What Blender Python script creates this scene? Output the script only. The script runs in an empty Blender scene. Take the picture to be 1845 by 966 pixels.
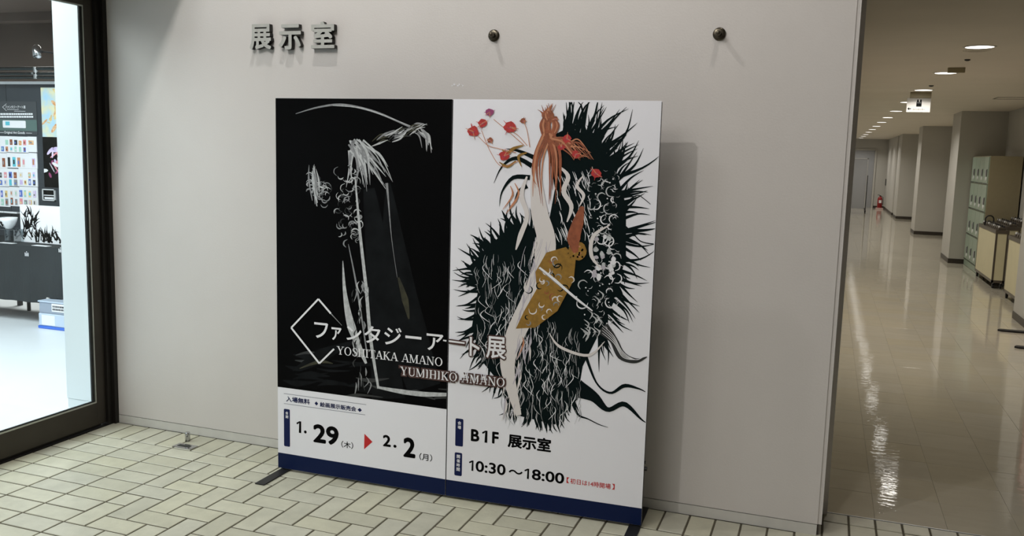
import bpy, bmesh, math, random
from mathutils import Vector, Matrix

C = bpy.context.scene.collection
S = bpy.context.scene
random.seed(7)

# ------------------------------------------------------------------ camera
F = 1577.748
RR = ((0.94056769, 0.33848181, 0.02761313),
      (0.06964393, -0.11266481, -0.99118937),
      (-0.33238854, 0.93420378, -0.12954208))          # rows: right, down, forward
CP = Vector((2.0400806, -3.7955165, 1.57653479))
cd = bpy.data.cameras.new('camera')
cam = bpy.data.objects.new('camera', cd)
C.objects.link(cam)
r, d, f = [Vector(v) for v in RR]
m = Matrix((r, -d, -f)).transposed().to_4x4()
m.translation = CP
cam.matrix_world = m
cd.sensor_fit = 'HORIZONTAL'; cd.sensor_width = 36; cd.lens = F * 36 / 1845
cd.clip_start = 0.05; cd.clip_end = 200
S.camera = cam

# ------------------------------------------------------------------ world and exposure
w = bpy.data.worlds.new('world'); S.world = w; w.use_nodes = True
w.node_tree.nodes['Background'].inputs[0].default_value = (0.9, 0.95, 1, 1)
w.node_tree.nodes['Background'].inputs[1].default_value = 0.02
S.view_settings.view_transform = 'Standard'
S.view_settings.look = 'None'
S.view_settings.gamma = 1
S.view_settings.use_curve_mapping = False
S.view_settings.exposure = 0.0
S.cycles.caustics_reflective = False                     # calmer sampling of the small lamps
S.cycles.sample_clamp_indirect = 2
S.cycles.sample_clamp_direct = 3.5


def area(name, loc, size, power, col=(1, 1, 1), rot=(0, 0, 0), shape='RECTANGLE', sy=None, spread=math.pi):
    l = bpy.data.lights.new(name, 'AREA'); l.shape = shape; l.size = size; l.size_y = sy or size
    l.energy = power; l.color = col; l.spread = spread
    o = bpy.data.objects.new(name, l); C.objects.link(o); o.location = loc; o.rotation_euler = rot
    return o


def spot(name, loc, aim, power, col, angle, blend, rad):
    l = bpy.data.lights.new(name, 'SPOT'); l.energy = power; l.color = col
    l.spot_size = math.radians(angle); l.spot_blend = blend; l.shadow_soft_size = rad
    o = bpy.data.objects.new(name, l); C.objects.link(o); o.location = loc
    o.rotation_euler = (Vector(aim) - Vector(loc)).to_track_quat('-Z', 'Y').to_euler()
    return o


WARM = (1.0, 0.945, 0.86)
COOL = (0.93, 0.975, 1.0)
# hall: broad ceiling panels, an added wall fill and three downlights near the wall
area('hall_ceiling_light', (0.1, -4.2, 4.1), 2.6, 50, (1.0, 0.96, 0.925), sy=2.5)
area('hall_ceiling_light', (-0.4, -5.5, 4.1), 2.0, 42, (0.93, 0.98, 1.0), sy=2.0)
area('hall_wall_fill', (-0.9, -2.3, 4.1), 0.9, 22, (0.93, 0.98, 1.0), rot=(math.radians(42), 0, 0), sy=0.5)  # added fill without a known fitting, lifts the left end of the wall
spot('hall_downlight', (-0.15, -0.78, 4.15), (-0.15, -0.6, 0), 74, (1, 0.97, 0.93), 125, 0.6, 0.03)
spot('hall_downlight', (1.93, -0.78, 4.15), (1.93, 0.1, 1.6), 46, (1, 0.93, 0.87), 80, 0.6, 0.03)
spot('hall_downlight', (-0.25, -3.3, 4.15), (-0.1, -1.5, 0), 125, (1, 0.97, 0.93), 140, 0.6, 0.05)
# exhibition room: cool ceiling panels and an added back fill
area('exhibition_light', (-3.4, -0.6, 2.95), 2.2, 150, COOL, sy=2.6)
area('exhibition_back_fill', (-5.5, 3.6, 2.98), 1.2, 130, (1.0, 0.95, 0.9), sy=1.0)  # added warm fill, unseen; brightens the brown wall and ceiling behind the backdrop
area('exhibition_light', (-3.9, -3.6, 2.95), 2.0, 60, COOL, sy=1.6)
area('exhibition_light', (-4.7, 0.3, 2.95), 1.0, 45, COOL, sy=1.0)

# ------------------------------------------------------------------ helpers
def tag(o, label=None, cat=None, group=None, kind=None):
    if label: o['label'] = label
    if cat: o['category'] = cat
    if group: o['group'] = group
    if kind: o['kind'] = kind
    return o


def empty(name, loc=(0, 0, 0), rz=0, **k):
    o = bpy.data.objects.new(name, None); C.objects.link(o)
    o.empty_display_size = 0.05
    o.location = loc; o.rotation_euler = (0, 0, rz)
    return tag(o, **k)


class MB:
    """collects shapes into one mesh"""
    def __init__(s): s.v = []; s.f = []; s.mi = []; s.sm = []
    def add(s, vs, fs, mi=0, smooth=False):
        n = len(s.v); s.v += [tuple(v) for v in vs]
        for q in fs: s.f.append([i + n for i in q]); s.mi.append(mi); s.sm.append(smooth)
        return s
    def box(s, x0, x1, y0, y1, z0, z1, mi=0, bev=0.0):
        if bev <= 0:
            vs = [(x, y, z) for z in (z0, z1) for y in (y0, y1) for x in (x0, x1)]
            fs = [(0, 2, 3, 1), (4, 5, 7, 6), (0, 1, 5, 4), (2, 6, 7, 3), (0, 4, 6, 2), (1, 3, 7, 5)]
            return s.add(vs, fs, mi)
        bm = bmesh.new(); bmesh.ops.create_cube(bm, size=1)
        for v in bm.verts:
            v.co = Vector(((x0 + x1) / 2 + v.co.x * (x1 - x0), (y0 + y1) / 2 + v.co.y * (y1 - y0), (z0 + z1) / 2 + v.co.z * (z1 - z0)))
        bmesh.ops.bevel(bm, geom=bm.edges[:], offset=bev, segments=2, affect='EDGES', profile=0.6)
        bm.verts.index_update()
        s.add([v.co[:] for v in bm.verts], [[v.index for v in q.verts] for q in bm.faces], mi)
        bm.free(); return s
    def cyl(s, a, b, r0, r1=None, n=20, mi=0, cap=True, smooth=True):
        r1 = r0 if r1 is None else r1
        a = Vector(a); b = Vector(b); ax = (b - a).normalized()
        u = ax.orthogonal().normalized(); w_ = ax.cross(u)
        vs = []
        for p, rr in ((a, r0), (b, r1)):
            for i in range(n):
                t = 2 * math.pi * i / n; vs.append(p + (u * math.cos(t) + w_ * math.sin(t)) * rr)
        s.add(vs, [(i, (i + 1) % n, n + (i + 1) % n, n + i) for i in range(n)], mi, smooth)
        if cap:
            s.add(vs[:n], [list(range(n))[::-1]], mi); s.add(vs[n:], [list(range(n))], mi)
        return s
    def lathe(s, o, axis, prof, n=24, mi=0):
        """prof: (radius, distance along axis)"""
        o = Vector(o); ax = Vector(axis).normalized(); u = ax.orthogonal().normalized(); w_ = ax.cross(u)
        vs = []
        for (rr, h) in prof:
            for i in range(n):
                t = 2 * math.pi * i / n; vs.append(o + ax * h + (u * math.cos(t) + w_ * math.sin(t)) * max(rr, 1e-5))
        fs = []
        for k in range(len(prof) - 1):
            for i in range(n):
                j = (i + 1) % n; fs.append((k * n + i, k * n + j, (k + 1) * n + j, (k + 1) * n + i))
        return s.add(vs, fs, mi, True)
    def tube(s, pts, r, n=10, mi=0):
        pts = [Vector(p) for p in pts]; vs = []
        u = (pts[1] - pts[0]).orthogonal().normalized()
        for k, p in enumerate(pts):
            a = pts[max(k - 1, 0)]; b = pts[min(k + 1, len(pts) - 1)]; t = (b - a).normalized()
            u = (u - t * u.dot(t)).normalized(); w_ = t.cross(u)
            for i in range(n):
                q = 2 * math.pi * i / n; vs.append(p + (u * math.cos(q) + w_ * math.sin(q)) * r)
        fs = [(k * n + i, k * n + (i + 1) % n, (k + 1) * n + (i + 1) % n, (k + 1) * n + i) for k in range(len(pts) - 1) for i in range(n)]
        s.add(vs, fs, mi, True)
        s.add(vs[:n], [list(range(n))[::-1]], mi); s.add(vs[-n:], [list(range(n))], mi)
        return s
    def build(s, name, mats, parent=None, **k):
        me = bpy.data.meshes.new(name); me.from_pydata(s.v, [], s.f)
        for m_ in (mats if isinstance(mats, (list, tuple)) else [mats]): me.materials.append(m_)
        me.polygons.foreach_set('material_index', s.mi)
        me.polygons.foreach_set('use_smooth', s.sm)
        me.update()
        o = bpy.data.objects.new(name, me); C.objects.link(o)
        if parent: o.parent = parent
        return tag(o, **k)


def fix(o):
    bm = bmesh.new(); bm.from_mesh(o.data); bmesh.ops.recalc_face_normals(bm, faces=bm.faces[:]); bm.to_mesh(o.data); bm.free()
    return o


def lin(c): return tuple(((v / 255) / 12.92 if v / 255 <= 0.04045 else ((v / 255 + 0.055) / 1.055) ** 2.4) for v in c)


def mat(name, rgb, rough=0.6, metal=0.0, var=0.0, scale=20, bump=0.0, bscale=80, spec=0.5, emit=0, rand=0.0, coat=0, stretch=None, rgb2=None):
    m_ = bpy.data.materials.new(name); m_.use_nodes = True
    nt = m_.node_tree; b = nt.nodes['Principled BSDF']
    c = lin(rgb) + (1,)
    b.inputs['Base Color'].default_value = c
    b.inputs['Roughness'].default_value = rough; b.inputs['Metallic'].default_value = metal
    b.inputs['Specular IOR Level'].default_value = spec
    b.inputs['Coat Weight'].default_value = coat
    tc = nt.nodes.new('ShaderNodeTexCoord')
    co = tc.outputs['Object']
    if stretch:
        mp = nt.nodes.new('ShaderNodeMapping'); mp.inputs['Scale'].default_value = stretch
        nt.links.new(co, mp.inputs[0]); co = mp.outputs[0]
    col = None
    if var > 0 or rand > 0 or rgb2:
        n = nt.nodes.new('ShaderNodeTexNoise'); n.inputs['Scale'].default_value = scale; n.inputs['Detail'].default_value = 5
        if rand > 0:
            oi = nt.nodes.new('ShaderNodeObjectInfo')
            ad = nt.nodes.new('ShaderNodeVectorMath'); ad.operation = 'SCALE'; ad.inputs['Scale'].default_value = 17.3
            cx = nt.nodes.new('ShaderNodeCombineXYZ')
            for i in range(3): nt.links.new(oi.outputs['Random'], cx.inputs[i])
            nt.links.new(cx.outputs[0], ad.inputs[0])
            a2 = nt.nodes.new('ShaderNodeVectorMath'); nt.links.new(co, a2.inputs[0]); nt.links.new(ad.outputs[0], a2.inputs[1])
            nt.links.new(a2.outputs[0], n.inputs['Vector'])
        else:
            nt.links.new(co, n.inputs['Vector'])
        mx = nt.nodes.new('ShaderNodeMix'); mx.data_type = 'RGBA'
        d2 = lin(rgb2) if rgb2 else tuple(v * (1 - var) for v in c[:3])
        mx.inputs['A'].default_value = c; mx.inputs['B'].default_value = d2 + (1,)
        rp = nt.nodes.new('ShaderNodeMapRange'); rp.inputs[1].default_value = 0.35; rp.inputs[2].default_value = 0.7
        nt.links.new(n.outputs[0], rp.inputs[0]); nt.links.new(rp.outputs[0], mx.inputs['Factor'])
        col = mx.outputs['Result']
        if rand > 0:
            hs = nt.nodes.new('ShaderNodeHueSaturation')
            mr = nt.nodes.new('ShaderNodeMapRange'); mr.inputs[3].default_value = 1 - rand; mr.inputs[4].default_value = 1 + rand
            nt.links.new(oi.outputs['Random'], mr.inputs[0]); nt.links.new(mr.outputs[0], hs.inputs['Value'])
            ml = nt.nodes.new('ShaderNodeMath'); ml.operation = 'MULTIPLY'; ml.inputs[1].default_value = 7.77
            fr = nt.nodes.new('ShaderNodeMath'); fr.operation = 'FRACT'
            nt.links.new(oi.outputs['Random'], ml.inputs[0]); nt.links.new(ml.outputs[0], fr.inputs[0])
            ms = nt.nodes.new('ShaderNodeMapRange'); ms.inputs[3].default_value = 0.85; ms.inputs[4].default_value = 1.1
            nt.links.new(fr.outputs[0], ms.inputs[0]); nt.links.new(ms.outputs[0], hs.inputs['Saturation'])
            nt.links.new(col, hs.inputs['Color']); col = hs.outputs[0]
        nt.links.new(col, b.inputs['Base Color'])
    if bump > 0:
        n2 = nt.nodes.new('ShaderNodeTexNoise'); n2.inputs['Scale'].default_value = bscale; n2.inputs['Detail'].default_value = 3
        nt.links.new(a2.outputs[0] if rand > 0 else co, n2.inputs['Vector'])
        bp = nt.nodes.new('ShaderNodeBump'); bp.inputs['Strength'].default_value = bump; bp.inputs['Distance'].default_value = 0.01
        nt.links.new(n2.outputs[0], bp.inputs['Height']); nt.links.new(bp.outputs[0], b.inputs['Normal'])
    if emit:
        b.inputs['Emission Color'].default_value = c; b.inputs['Emission Strength'].default_value = emit
    return m_


M = {}
M['wall'] = mat('wall_paint', (214, 209, 205), 0.55, var=0.03, scale=3, bump=0.06, bscale=120, spec=0.35)
M['wallbase'] = mat('wall_base', (208, 206, 200), 0.5, var=0.07, scale=12)
M['gap'] = mat('shadow_gap', (95, 90, 84), 0.8)
M['tile'] = mat('clinker_tile', (188, 185, 165), 0.42, var=0.14, scale=14, bump=0.10, bscale=60, rand=0.08)
M['grout'] = mat('grout', (88, 82, 66), 0.9, var=0.25, scale=30)
M['vinyl'] = mat('vinyl_tile', (180, 173, 155), 0.04, var=0.06, scale=4, rand=0.02, bump=0.075, bscale=7, spec=0.75, coat=0.0, stretch=(1.1, 3.6, 1))
M['vjoint'] = mat('vinyl_joint', (120, 112, 95), 0.6)
M['ceil'] = mat('ceiling_board', (224, 216, 202), 0.8, var=0.04, scale=2)
M['hallceil'] = mat('hall_ceiling', (190, 188, 184), 0.8)
M['corwall'] = mat('corridor_wall', (184, 182, 176), 0.6, var=0.03, scale=3, bump=0.05, bscale=90)
M['corbase'] = mat('corridor_baseboard', (52, 46, 40), 0.4)
M['steel'] = mat('bronze_door_metal', (66, 61, 54), 0.42, 0.6, var=0.15, scale=6)
M['steel2'] = mat('bronze_frame_dark', (38, 35, 31), 0.45, 0.5)
M['gasket'] = mat('glazing_bead', (178, 180, 172), 0.3, 0.8)
M['blackgasket'] = mat('rubber_gasket', (14, 18, 16), 0.4)
M['exwall'] = mat('exhibition_wall', (226, 232, 234), 0.6)
M['exfloor'] = mat('exhibition_floor', (226, 232, 238), 0.35, var=0.04, scale=2)
M['exdark'] = mat('exhibition_brown', (110, 97, 89), 0.8, var=0.12, scale=2)
M['blackpanel'] = mat('black_panel', (48, 54, 60), 0.55)
M['cloth'] = mat('black_tablecloth', (35, 41, 44), 0.8, var=0.25, scale=5, bump=0.1, bscale=40)
M['white'] = mat('white_plastic', (235, 236, 238), 0.4)
M['paper'] = mat('white_paper', (240, 240, 244), 0.6)
M['fabric'] = mat('banner_fabric', (243, 243, 250), 0.62, bump=0.03, bscale=300)
M['ink'] = mat('black_print', (6, 6, 7), 0.5, spec=0.05)
M['inkgreen'] = mat('black_green_print', (12, 24, 25), 0.5, spec=0.05)
M['navy'] = mat('navy_print', (5, 24, 66), 0.55, spec=0.2)
M['navy2'] = mat('navy_label', (16, 28, 76), 0.55, spec=0.2)
M['red'] = mat('red_print', (198, 30, 34), 0.5)
M['grayp'] = mat('grey_print', (150, 152, 155), 0.5, var=0.35, scale=60)
M['silver'] = mat('silver_print', (205, 208, 210), 0.5, var=0.35, scale=50)
M['dgray'] = mat('dark_grey_print', (50, 52, 54), 0.5, var=0.6, scale=25)
M['olive'] = mat('olive_print', (62, 60, 38), 0.5, var=0.7, scale=25)
M['softgrey'] = mat('soft_dark_print', (26, 28, 30), 0.5, var=0.5, scale=12, spec=0.05)
M['rust'] = mat('rust_print', (160, 88, 56), 0.5, var=0.35, scale=50)
M['rust2'] = mat('light_rust_print', (196, 132, 96), 0.5)
M['ochre'] = mat('ochre_print', (158, 118, 42), 0.5, var=0.3, scale=60)
M['pale'] = mat('pale_print', (226, 220, 218), 0.5)
M['lilac'] = mat('lilac_print', (196, 190, 200), 0.5, var=0.1, scale=60)
M['crim'] = mat('crimson_print', (196, 52, 50), 0.5, var=0.3, scale=90)
M['plum'] = mat('plum_print', (150, 60, 110), 0.5)
M['halo'] = mat('brown_halo_print', (70, 42, 38), 0.5)
M['matblack'] = mat('matt_black_metal', (24, 24, 26), 0.5, 0.2)
M['brass'] = mat('aged_brass', (92, 86, 74), 0.28, 0.9, var=0.3, scale=40)
M['lettermetal'] = mat('letter_metal', (186, 186, 180), 0.5, 0.1, var=0.1, scale=30)
M['letterside'] = mat('letter_side', (40, 38, 36), 0.5, 0.5)
M['chrome'] = mat('chrome', (190, 190, 192), 0.18, 1.0)
M['pipe'] = mat('dark_chrome_pipe', (70, 78, 80), 0.2, 0.9)
M['rim'] = mat('matt_white_rim', (225, 222, 215), 0.9, spec=0.0)
M['lamp'] = mat('lamp_glow', (255, 252, 245), 0.5, emit=9)
M['lock'] = mat('sage_locker_door', (150, 166, 150), 0.35, var=0.06, scale=8)
M['lockbody'] = mat('locker_body', (150, 140, 112), 0.45, var=0.04)
M['cream'] = mat('cream_panel', (206, 198, 164), 0.45, var=0.05, scale=6)
M['cartframe'] = mat('cart_frame', (98, 90, 80), 0.35, 0.5)
M['slot'] = mat('dark_slot', (40, 42, 38), 0.6)
M['extred'] = mat('extinguisher_red', (140, 22, 24), 0.3)
M['pinkred'] = mat('stand_red', (170, 70, 62), 0.4)
M['pink'] = mat('stand_board', (206, 176, 172), 0.5)
M['boardgrey'] = mat('whiteboard_face', (150, 152, 156), 0.35)
M['alu'] = mat('aluminium', (190, 192, 194), 0.35, 0.7)
M['signface'] = mat('sign_face', (205, 203, 200), 0.4)
M['blue'] = mat('blue_plastic', (60, 110, 210), 0.35)
M['clearbox'] = mat('frosted_plastic', (190, 204, 222), 0.35)
M['clearbox2'] = mat('frosted_plastic_grey', (150, 160, 176), 0.4)
M['sky'] = mat('pale_blue_print', (176, 214, 236), 0.5, rgb2=(236, 226, 176), scale=12)
M['cyan'] = mat('cyan_print', (90, 190, 210), 0.5)
M['yel'] = mat('yellow_print', (240, 226, 170), 0.5, rgb2=(222, 180, 110), scale=14)
M['vio'] = mat('violet_print', (196, 176, 226), 0.5, rgb2=(240, 226, 240), scale=20)
M['pinkp'] = mat('pink_print', (230, 150, 160), 0.5)
M['orange'] = mat('orange_print', (214, 140, 80), 0.5, rgb2=(240, 210, 170), scale=60)
M['mint'] = mat('mint_print', (170, 214, 196), 0.5)
M['bluep'] = mat('blue_print', (90, 120, 200), 0.5)
M['gsheet'] = mat('green_grey_sheet', (84, 108, 104), 0.5)
M['hdr'] = mat('dark_header_sheet', (62, 66, 70), 0.5)

g = bpy.data.materials.new('door_glass'); g.use_nodes = True
nt = g.node_tree; nt.nodes.remove(nt.nodes['Principled BSDF'])
tr = nt.nodes.new('ShaderNodeBsdfTransparent'); tr.inputs[0].default_value = (0.93, 0.97, 0.96, 1)
gl = nt.nodes.new('ShaderNodeBsdfGlossy'); gl.inputs['Roughness'].default_value = 0.02
lw = nt.nodes.new('ShaderNodeLayerWeight'); lw.inputs[0].default_value = 0.5
pw = nt.nodes.new('ShaderNodeMath'); pw.operation = 'POWER'; pw.inputs[1].default_value = 5
fr = nt.nodes.new('ShaderNodeMath'); fr.operation = 'MULTIPLY_ADD'; fr.inputs[1].default_value = 0.6; fr.inputs[2].default_value = 0.02
nt.links.new(lw.outputs['Facing'], pw.inputs[0]); nt.links.new(pw.outputs[0], fr.inputs[0])
mx = nt.nodes.new('ShaderNodeMixShader')
nt.links.new(fr.outputs[0], mx.inputs[0]); nt.links.new(tr.outputs[0], mx.inputs[1]); nt.links.new(gl.outputs[0], mx.inputs[2])
nt.links.new(mx.outputs[0], nt.nodes['Material Output'].inputs[0])
M['glass'] = g
a = bpy.data.materials.new('clear_acrylic'); a.use_nodes = True
nt = a.node_tree; nt.nodes.remove(nt.nodes['Principled BSDF'])
tr = nt.nodes.new('ShaderNodeBsdfTransparent'); tr.inputs[0].default_value = (0.8, 0.86, 0.88, 1)
gl = nt.nodes.new('ShaderNodeBsdfGlossy'); gl.inputs['Roughness'].default_value = 0.1
mx = nt.nodes.new('ShaderNodeMixShader'); mx.inputs[0].default_value = 0.25
nt.links.new(tr.outputs[0], mx.inputs[1]); nt.links.new(gl.outputs[0], mx.inputs[2])
nt.links.new(mx.outputs[0], nt.nodes['Material Output'].inputs[0])
M['acrylic'] = a


def struct(name, mb, mats, label, parent=None):
    o = mb.build(name, mats, parent)
    if not parent: tag(o, label=label, kind='structure')
    return o


# ------------------------------------------------------------------ the setting: hall
PX = 0.1135
XA = -1.548; YR = -0.2192
def gx(i): return XA + PX * (i if i <= 6 else 6 + (i - 6) * 0.975)
def gy(j): return YR - PX * j

fl = struct('floor', MB().box(-1.69, 7, -8, 0.284, -0.12, -0.0035), M['grout'], 'hall floor of cream clinker tiles in herringbone with dark grout')
tile_cache = {}
def tile_mesh(wx, wy, matl, th, bev, name='tile'):
    k = (round(wx, 4), round(wy, 4), matl.name)
    if k not in tile_cache:
        x, y = wx / 2, wy / 2
        vs = [(-x, -y, -th), (x, -y, -th), (x, y, -th), (-x, y, -th),
              (-x, -y, -bev * .8), (x, -y, -bev * .8), (x, y, -bev * .8), (-x, y, -bev * .8),
              (-x + bev, -y + bev, 0), (x - bev, -y + bev, 0), (x - bev, y - bev, 0), (-x + bev, y - bev, 0)]
        fs = [(8, 9, 10, 11)]
        for a_ in range(4):
            b_ = (a_ + 1) % 4
            fs += [(a_, b_, 4 + b_, 4 + a_), (4 + a_, 4 + b_, 8 + b_, 8 + a_)]
        me = bpy.data.meshes.new(name); me.from_pydata(vs, [], fs); me.materials.append(matl); me.update()
        tile_cache[k] = me
    return tile_cache[k]


extra = MB()
cnt = 0
rt = random.Random(3)
def put_tile(x0, x1, y0, y1, g_=0.0042):
    """one clinker tile; beyond the view they are joined"""
    global cnt
    x0 = max(x0, -1.675); y1 = min(y1, 0.282)
    if x1 - x0 < 0.02 or y1 - y0 < 0.02: return
    cx, cy = (x0 + x1) / 2, (y0 + y1) / 2
    # the visible floor ends along a line from (-1.0,-1.35) to (2.95,0.35)
    lim = -1.35 + (cx + 1.0) * 0.43
    if cx < -1.0: lim = -1.35
    wx, wy = x1 - x0 - 2 * g_, y1 - y0 - 2 * g_
    if cy > lim - 0.12 and cx < 3.1:
        o = bpy.data.objects.new('tile', tile_mesh(wx, wy, M['tile'], 0.0035, 0.0022)); C.objects.link(o); o.parent = fl
        o.location = (cx, cy, rt.uniform(-0.0005, 0.0005))
        o.rotation_euler = (rt.uniform(-.004, .004), rt.uniform(-.004, .004), 0)
        cnt += 1
    else:
        extra.box(x0 + g_, x1 - g_, y0 + g_, y1 - g_, -0.0035, 0)


for i in range(0, 50):                                     # row against the wall
    if gx(i + 1) < 2.1: put_tile(gx(i), gx(i + 1), gy(0), -0.002)
put_tile(gx(-2), gx(0), gy(0), -0.002)
for i in range(32, 50):                                    # rows running through the opening
    if gx(i + 1) > 2.1: 
        put_tile(gx(i), gx(i + 1), gy(0) + 0.18, 0.175 - 0.0); put_tile(gx(i), gx(i + 1), 0.175, 0.282)
        put_tile(gx(i), gx(i + 1), gy(0), gy(0) + 0.18)
for j in range(0, 26):
    for i in (-2, 0, 2, 4): put_tile(gx(i), gx(i + 2), gy(j + 1), gy(j))
    for i in range(6, 50):
        s_ = (i + j) % 4
        if s_ == 2: put_tile(gx(i), gx(i + 2), gy(j + 1), gy(j))
        if s_ == 3 and i == 6: put_tile(gx(6), gx(7), gy(j + 1), gy(j))
        if s_ == 0: put_tile(gx(i), gx(i + 1), gy(j + 2), gy(j))
        if s_ == 1 and j == 0: put_tile(gx(i), gx(i + 1), gy(1), gy(0))
extra.build('tile', M['tile'], fl, kind='stuff')

struct('wall_back', MB().box(-1.69, 2.100, 0.0, 0.25, 0.049, 4.3).box(2.100, 2.1165, 0.004, 0.25, 0.049, 4.3).box(2.1165, 4.9, 0.0, 0.29, 2.262, 4.3),
       M['wall'], 'long light grey painted wall behind the banner')
struct('baseboard_back', MB().box(-1.665, 2.098, -0.001, 0.24, 0.0, 0.0455), M['wallbase'], 'low pale skirting strip under the painted wall')
struct('trim_1', MB().box(-1.66, 2.105, 0.006, 0.24, 0.0455, 0.049).box(2.098, 2.107, 0.01, 0.24, 0, 0.05), M['gap'], 'dark shadow gap above the skirting strip')
struct('trim_2', MB().box(2.060, 2.1415, 0.252, 0.30, 0.0, 2.262), M['wall'], 'pale door post at the corridor opening')
struct('ceiling', MB().box(-1.69, 7, -8, 0.3, 4.3, 4.4), M['hallceil'], 'high hall ceiling')
struct('wall_rear', MB().box(-1.69, 7, -8.2, -8, 0, 4.3), M['wall'], 'hall wall behind the viewer')
struct('wall_right', MB().box(7, 7.2, -8, 0.3, 0, 4.3), M['wall'], 'far right hall wall')
struct('trim_3', MB().box(-1.69, -1.0, -4.6, -0.002, 2.62, 4.3), M['wall'], 'unseen soffit added above the glass doors to shade the upper left wall')  # unseen blocker, added so its edge cuts the downlight diagonally on the wall
struct('wall_left', MB().box(-1.75, -1.69, -4.6, 0.0, 2.42, 4.3).box(-1.75, -1.69, -8, -2.45, 0, 4.3), M['wall'], 'hall wall around the glass doors')
struct('wall_corner', MB().box(4.9, 7, 0.0, 0.3, 0, 4.3), M['wall'], 'hall wall right of the corridor opening')

# door frame and glass doors
struct('trim_4', MB().box(-1.712, -1.652, -0.028, -0.001, 0, 2.42).box(-1.735, -1.672, -0.058, -0.028, 0, 2.42)
       .box(-1.735, -1.665, -2.45, -0.058, 2.335, 2.42), M['steel2'], 'dark bronze metal jamb and head of the glass doors')
def glass_door(name, y0, y1, label):
    t = empty(name, (-1.70, (y0 + y1) / 2, 0), kind='structure', label=label)
    def P_(nm, mb, mm, **k):
        o = mb.build(nm, mm, t, **k); o.matrix_parent_inverse = Matrix.Translation(-Vector(t.location)); return o
    st = 0.062
    P_('stile', MB().box(-1.715, -1.687, y1 - st, y1, 0.016, 2.33, bev=0.002), M['steel'])
    P_('stile', MB().box(-1.715, -1.687, y0, y0 + st, 0.016, 2.33, bev=0.002), M['steel'])
    P_('bottom_rail', MB().box(-1.715, -1.6868, y0 + st, y1 - st, 0.016, 0.142, bev=0.002), M['steel'])
    P_('top_rail', MB().box(-1.715, -1.6868, y0 + st, y1 - st, 2.285, 2.33, bev=0.002), M['steel'])
    a_, b_ = y0 + st, y1 - st
    for (q0, q1, z0, z1) in ((a_, b_, .142, .150), (a_, b_, 2.277, 2.285), (a_, a_ + .008, .15, 2.277), (b_ - .008, b_, .15, 2.277)):
        P_('glazing_bead', MB().box(-1.704, -1.6885, q0, q1, z0, z1), M['gasket'], label='pale metal glazing bead')
    for (q0, q1, z0, z1) in ((a_ + .008, b_ - .008, .150, .156), (a_ + .008, a_ + .014, .156, 2.277), (b_ - .024, b_ - .008, .156, 2.277)):
        P_('gasket', MB().box(-1.703, -1.694, q0, q1, z0, z1), M['blackgasket'], label='black rubber gasket')
    P_('glass_pane', MB().box(-1.7005, -1.6965, a_ + .004, b_ - .004, .146, 2.281), M['glass'])
    P_('brush_seal', MB().box(-1.706, -1.696, y0 + .01, y1 - .03, 0.003, 0.018), M['steel2'], label='dark draught strip under the door')
glass_door('door_1', -1.25, -0.060, 'glass door with dark bronze frame beside the wall')
glass_door('door_2', -2.44, -1.256, 'second glass door leaf left of the view')

struct('trim_11', MB().box(-1.735, -1.676, -2.44, -0.03, -.003, .0015), M['steel2'], 'dark metal threshold under the glass doors')

# ------------------------------------------------------------------ exhibition room
struct('floor', MB().box(-9, -1.69, -5, 5.2, -0.12, -0.004), M['exfloor'], 'glossy white floor of the exhibition room')
struct('wall_inner', MB().box(-2.150, -1.76, 0.11, 0.40, 0.055, 3.1).box(-1.78, -1.70, -0.0, 0.4, 0, 4.3), M['exwall'], 'white wall pier just behind the glass door')
struct('baseboard_inner', MB().box(-2.146, -1.78, 0.113, 0.40, -0.004, 0.052), M['exwall'], 'white skirting of the pier')
struct('wall_side', MB().box(-2.15, -2.0, 0.4, 5.2, 0, 3.1), M['exwall'], 'side wall of the exhibition room')
struct('wall_far', MB().box(-9, -2.0, 5.2, 5.4, 0, 3.1), M['exdark'], 'dark brown far wall of the exhibition room')
struct('wall_far_left', MB().box(-9.2, -9, -5, 5.4, 0, 3.1), M['exwall'], 'left wall of the exhibition room')
struct('wall_near', MB().box(-9, -1.75, -5.2, -5, 0, 3.1), M['exwall'], 'near wall of the exhibition room')
cb = MB().box(-9.2, -1.75, -5.2, 5.4, 3.1, 3.2)
struct('ceiling', cb, M['exdark'], 'brown ceiling of the exhibition room')
for yy in (1.6, 3.0, 4.4):
    struct('trim_5' if yy == 1.6 else ('trim_6' if yy == 3.0 else 'trim_7'), MB().box(-9, -2.15, yy, yy + 0.12, 3.0, 3.1), M['exdark'], 'brown ceiling batten of the exhibition room')
struct('trim_8', MB().box(-6.35, -6.2, 4.2, 4.35, 0, 3.1), M['slot'], 'dark post behind the black backdrop')

# photo pixel -> point on a plane (used to read positions off surfaces)
def ray(px, py):
    q = ((px - 922.5) / F, (py - 483) / F, 1.0)
    return Vector([sum(RR[k][i] * q[k] for k in range(3)) for i in range(3)])
def on_y(px, py, y):
    d_ = ray(px, py); return CP + d_ * ((y - CP.y) / d_.y)
def on_x(px, py, x):
    d_ = ray(px, py); return CP + d_ * ((x - CP.x) / d_.x)


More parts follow.
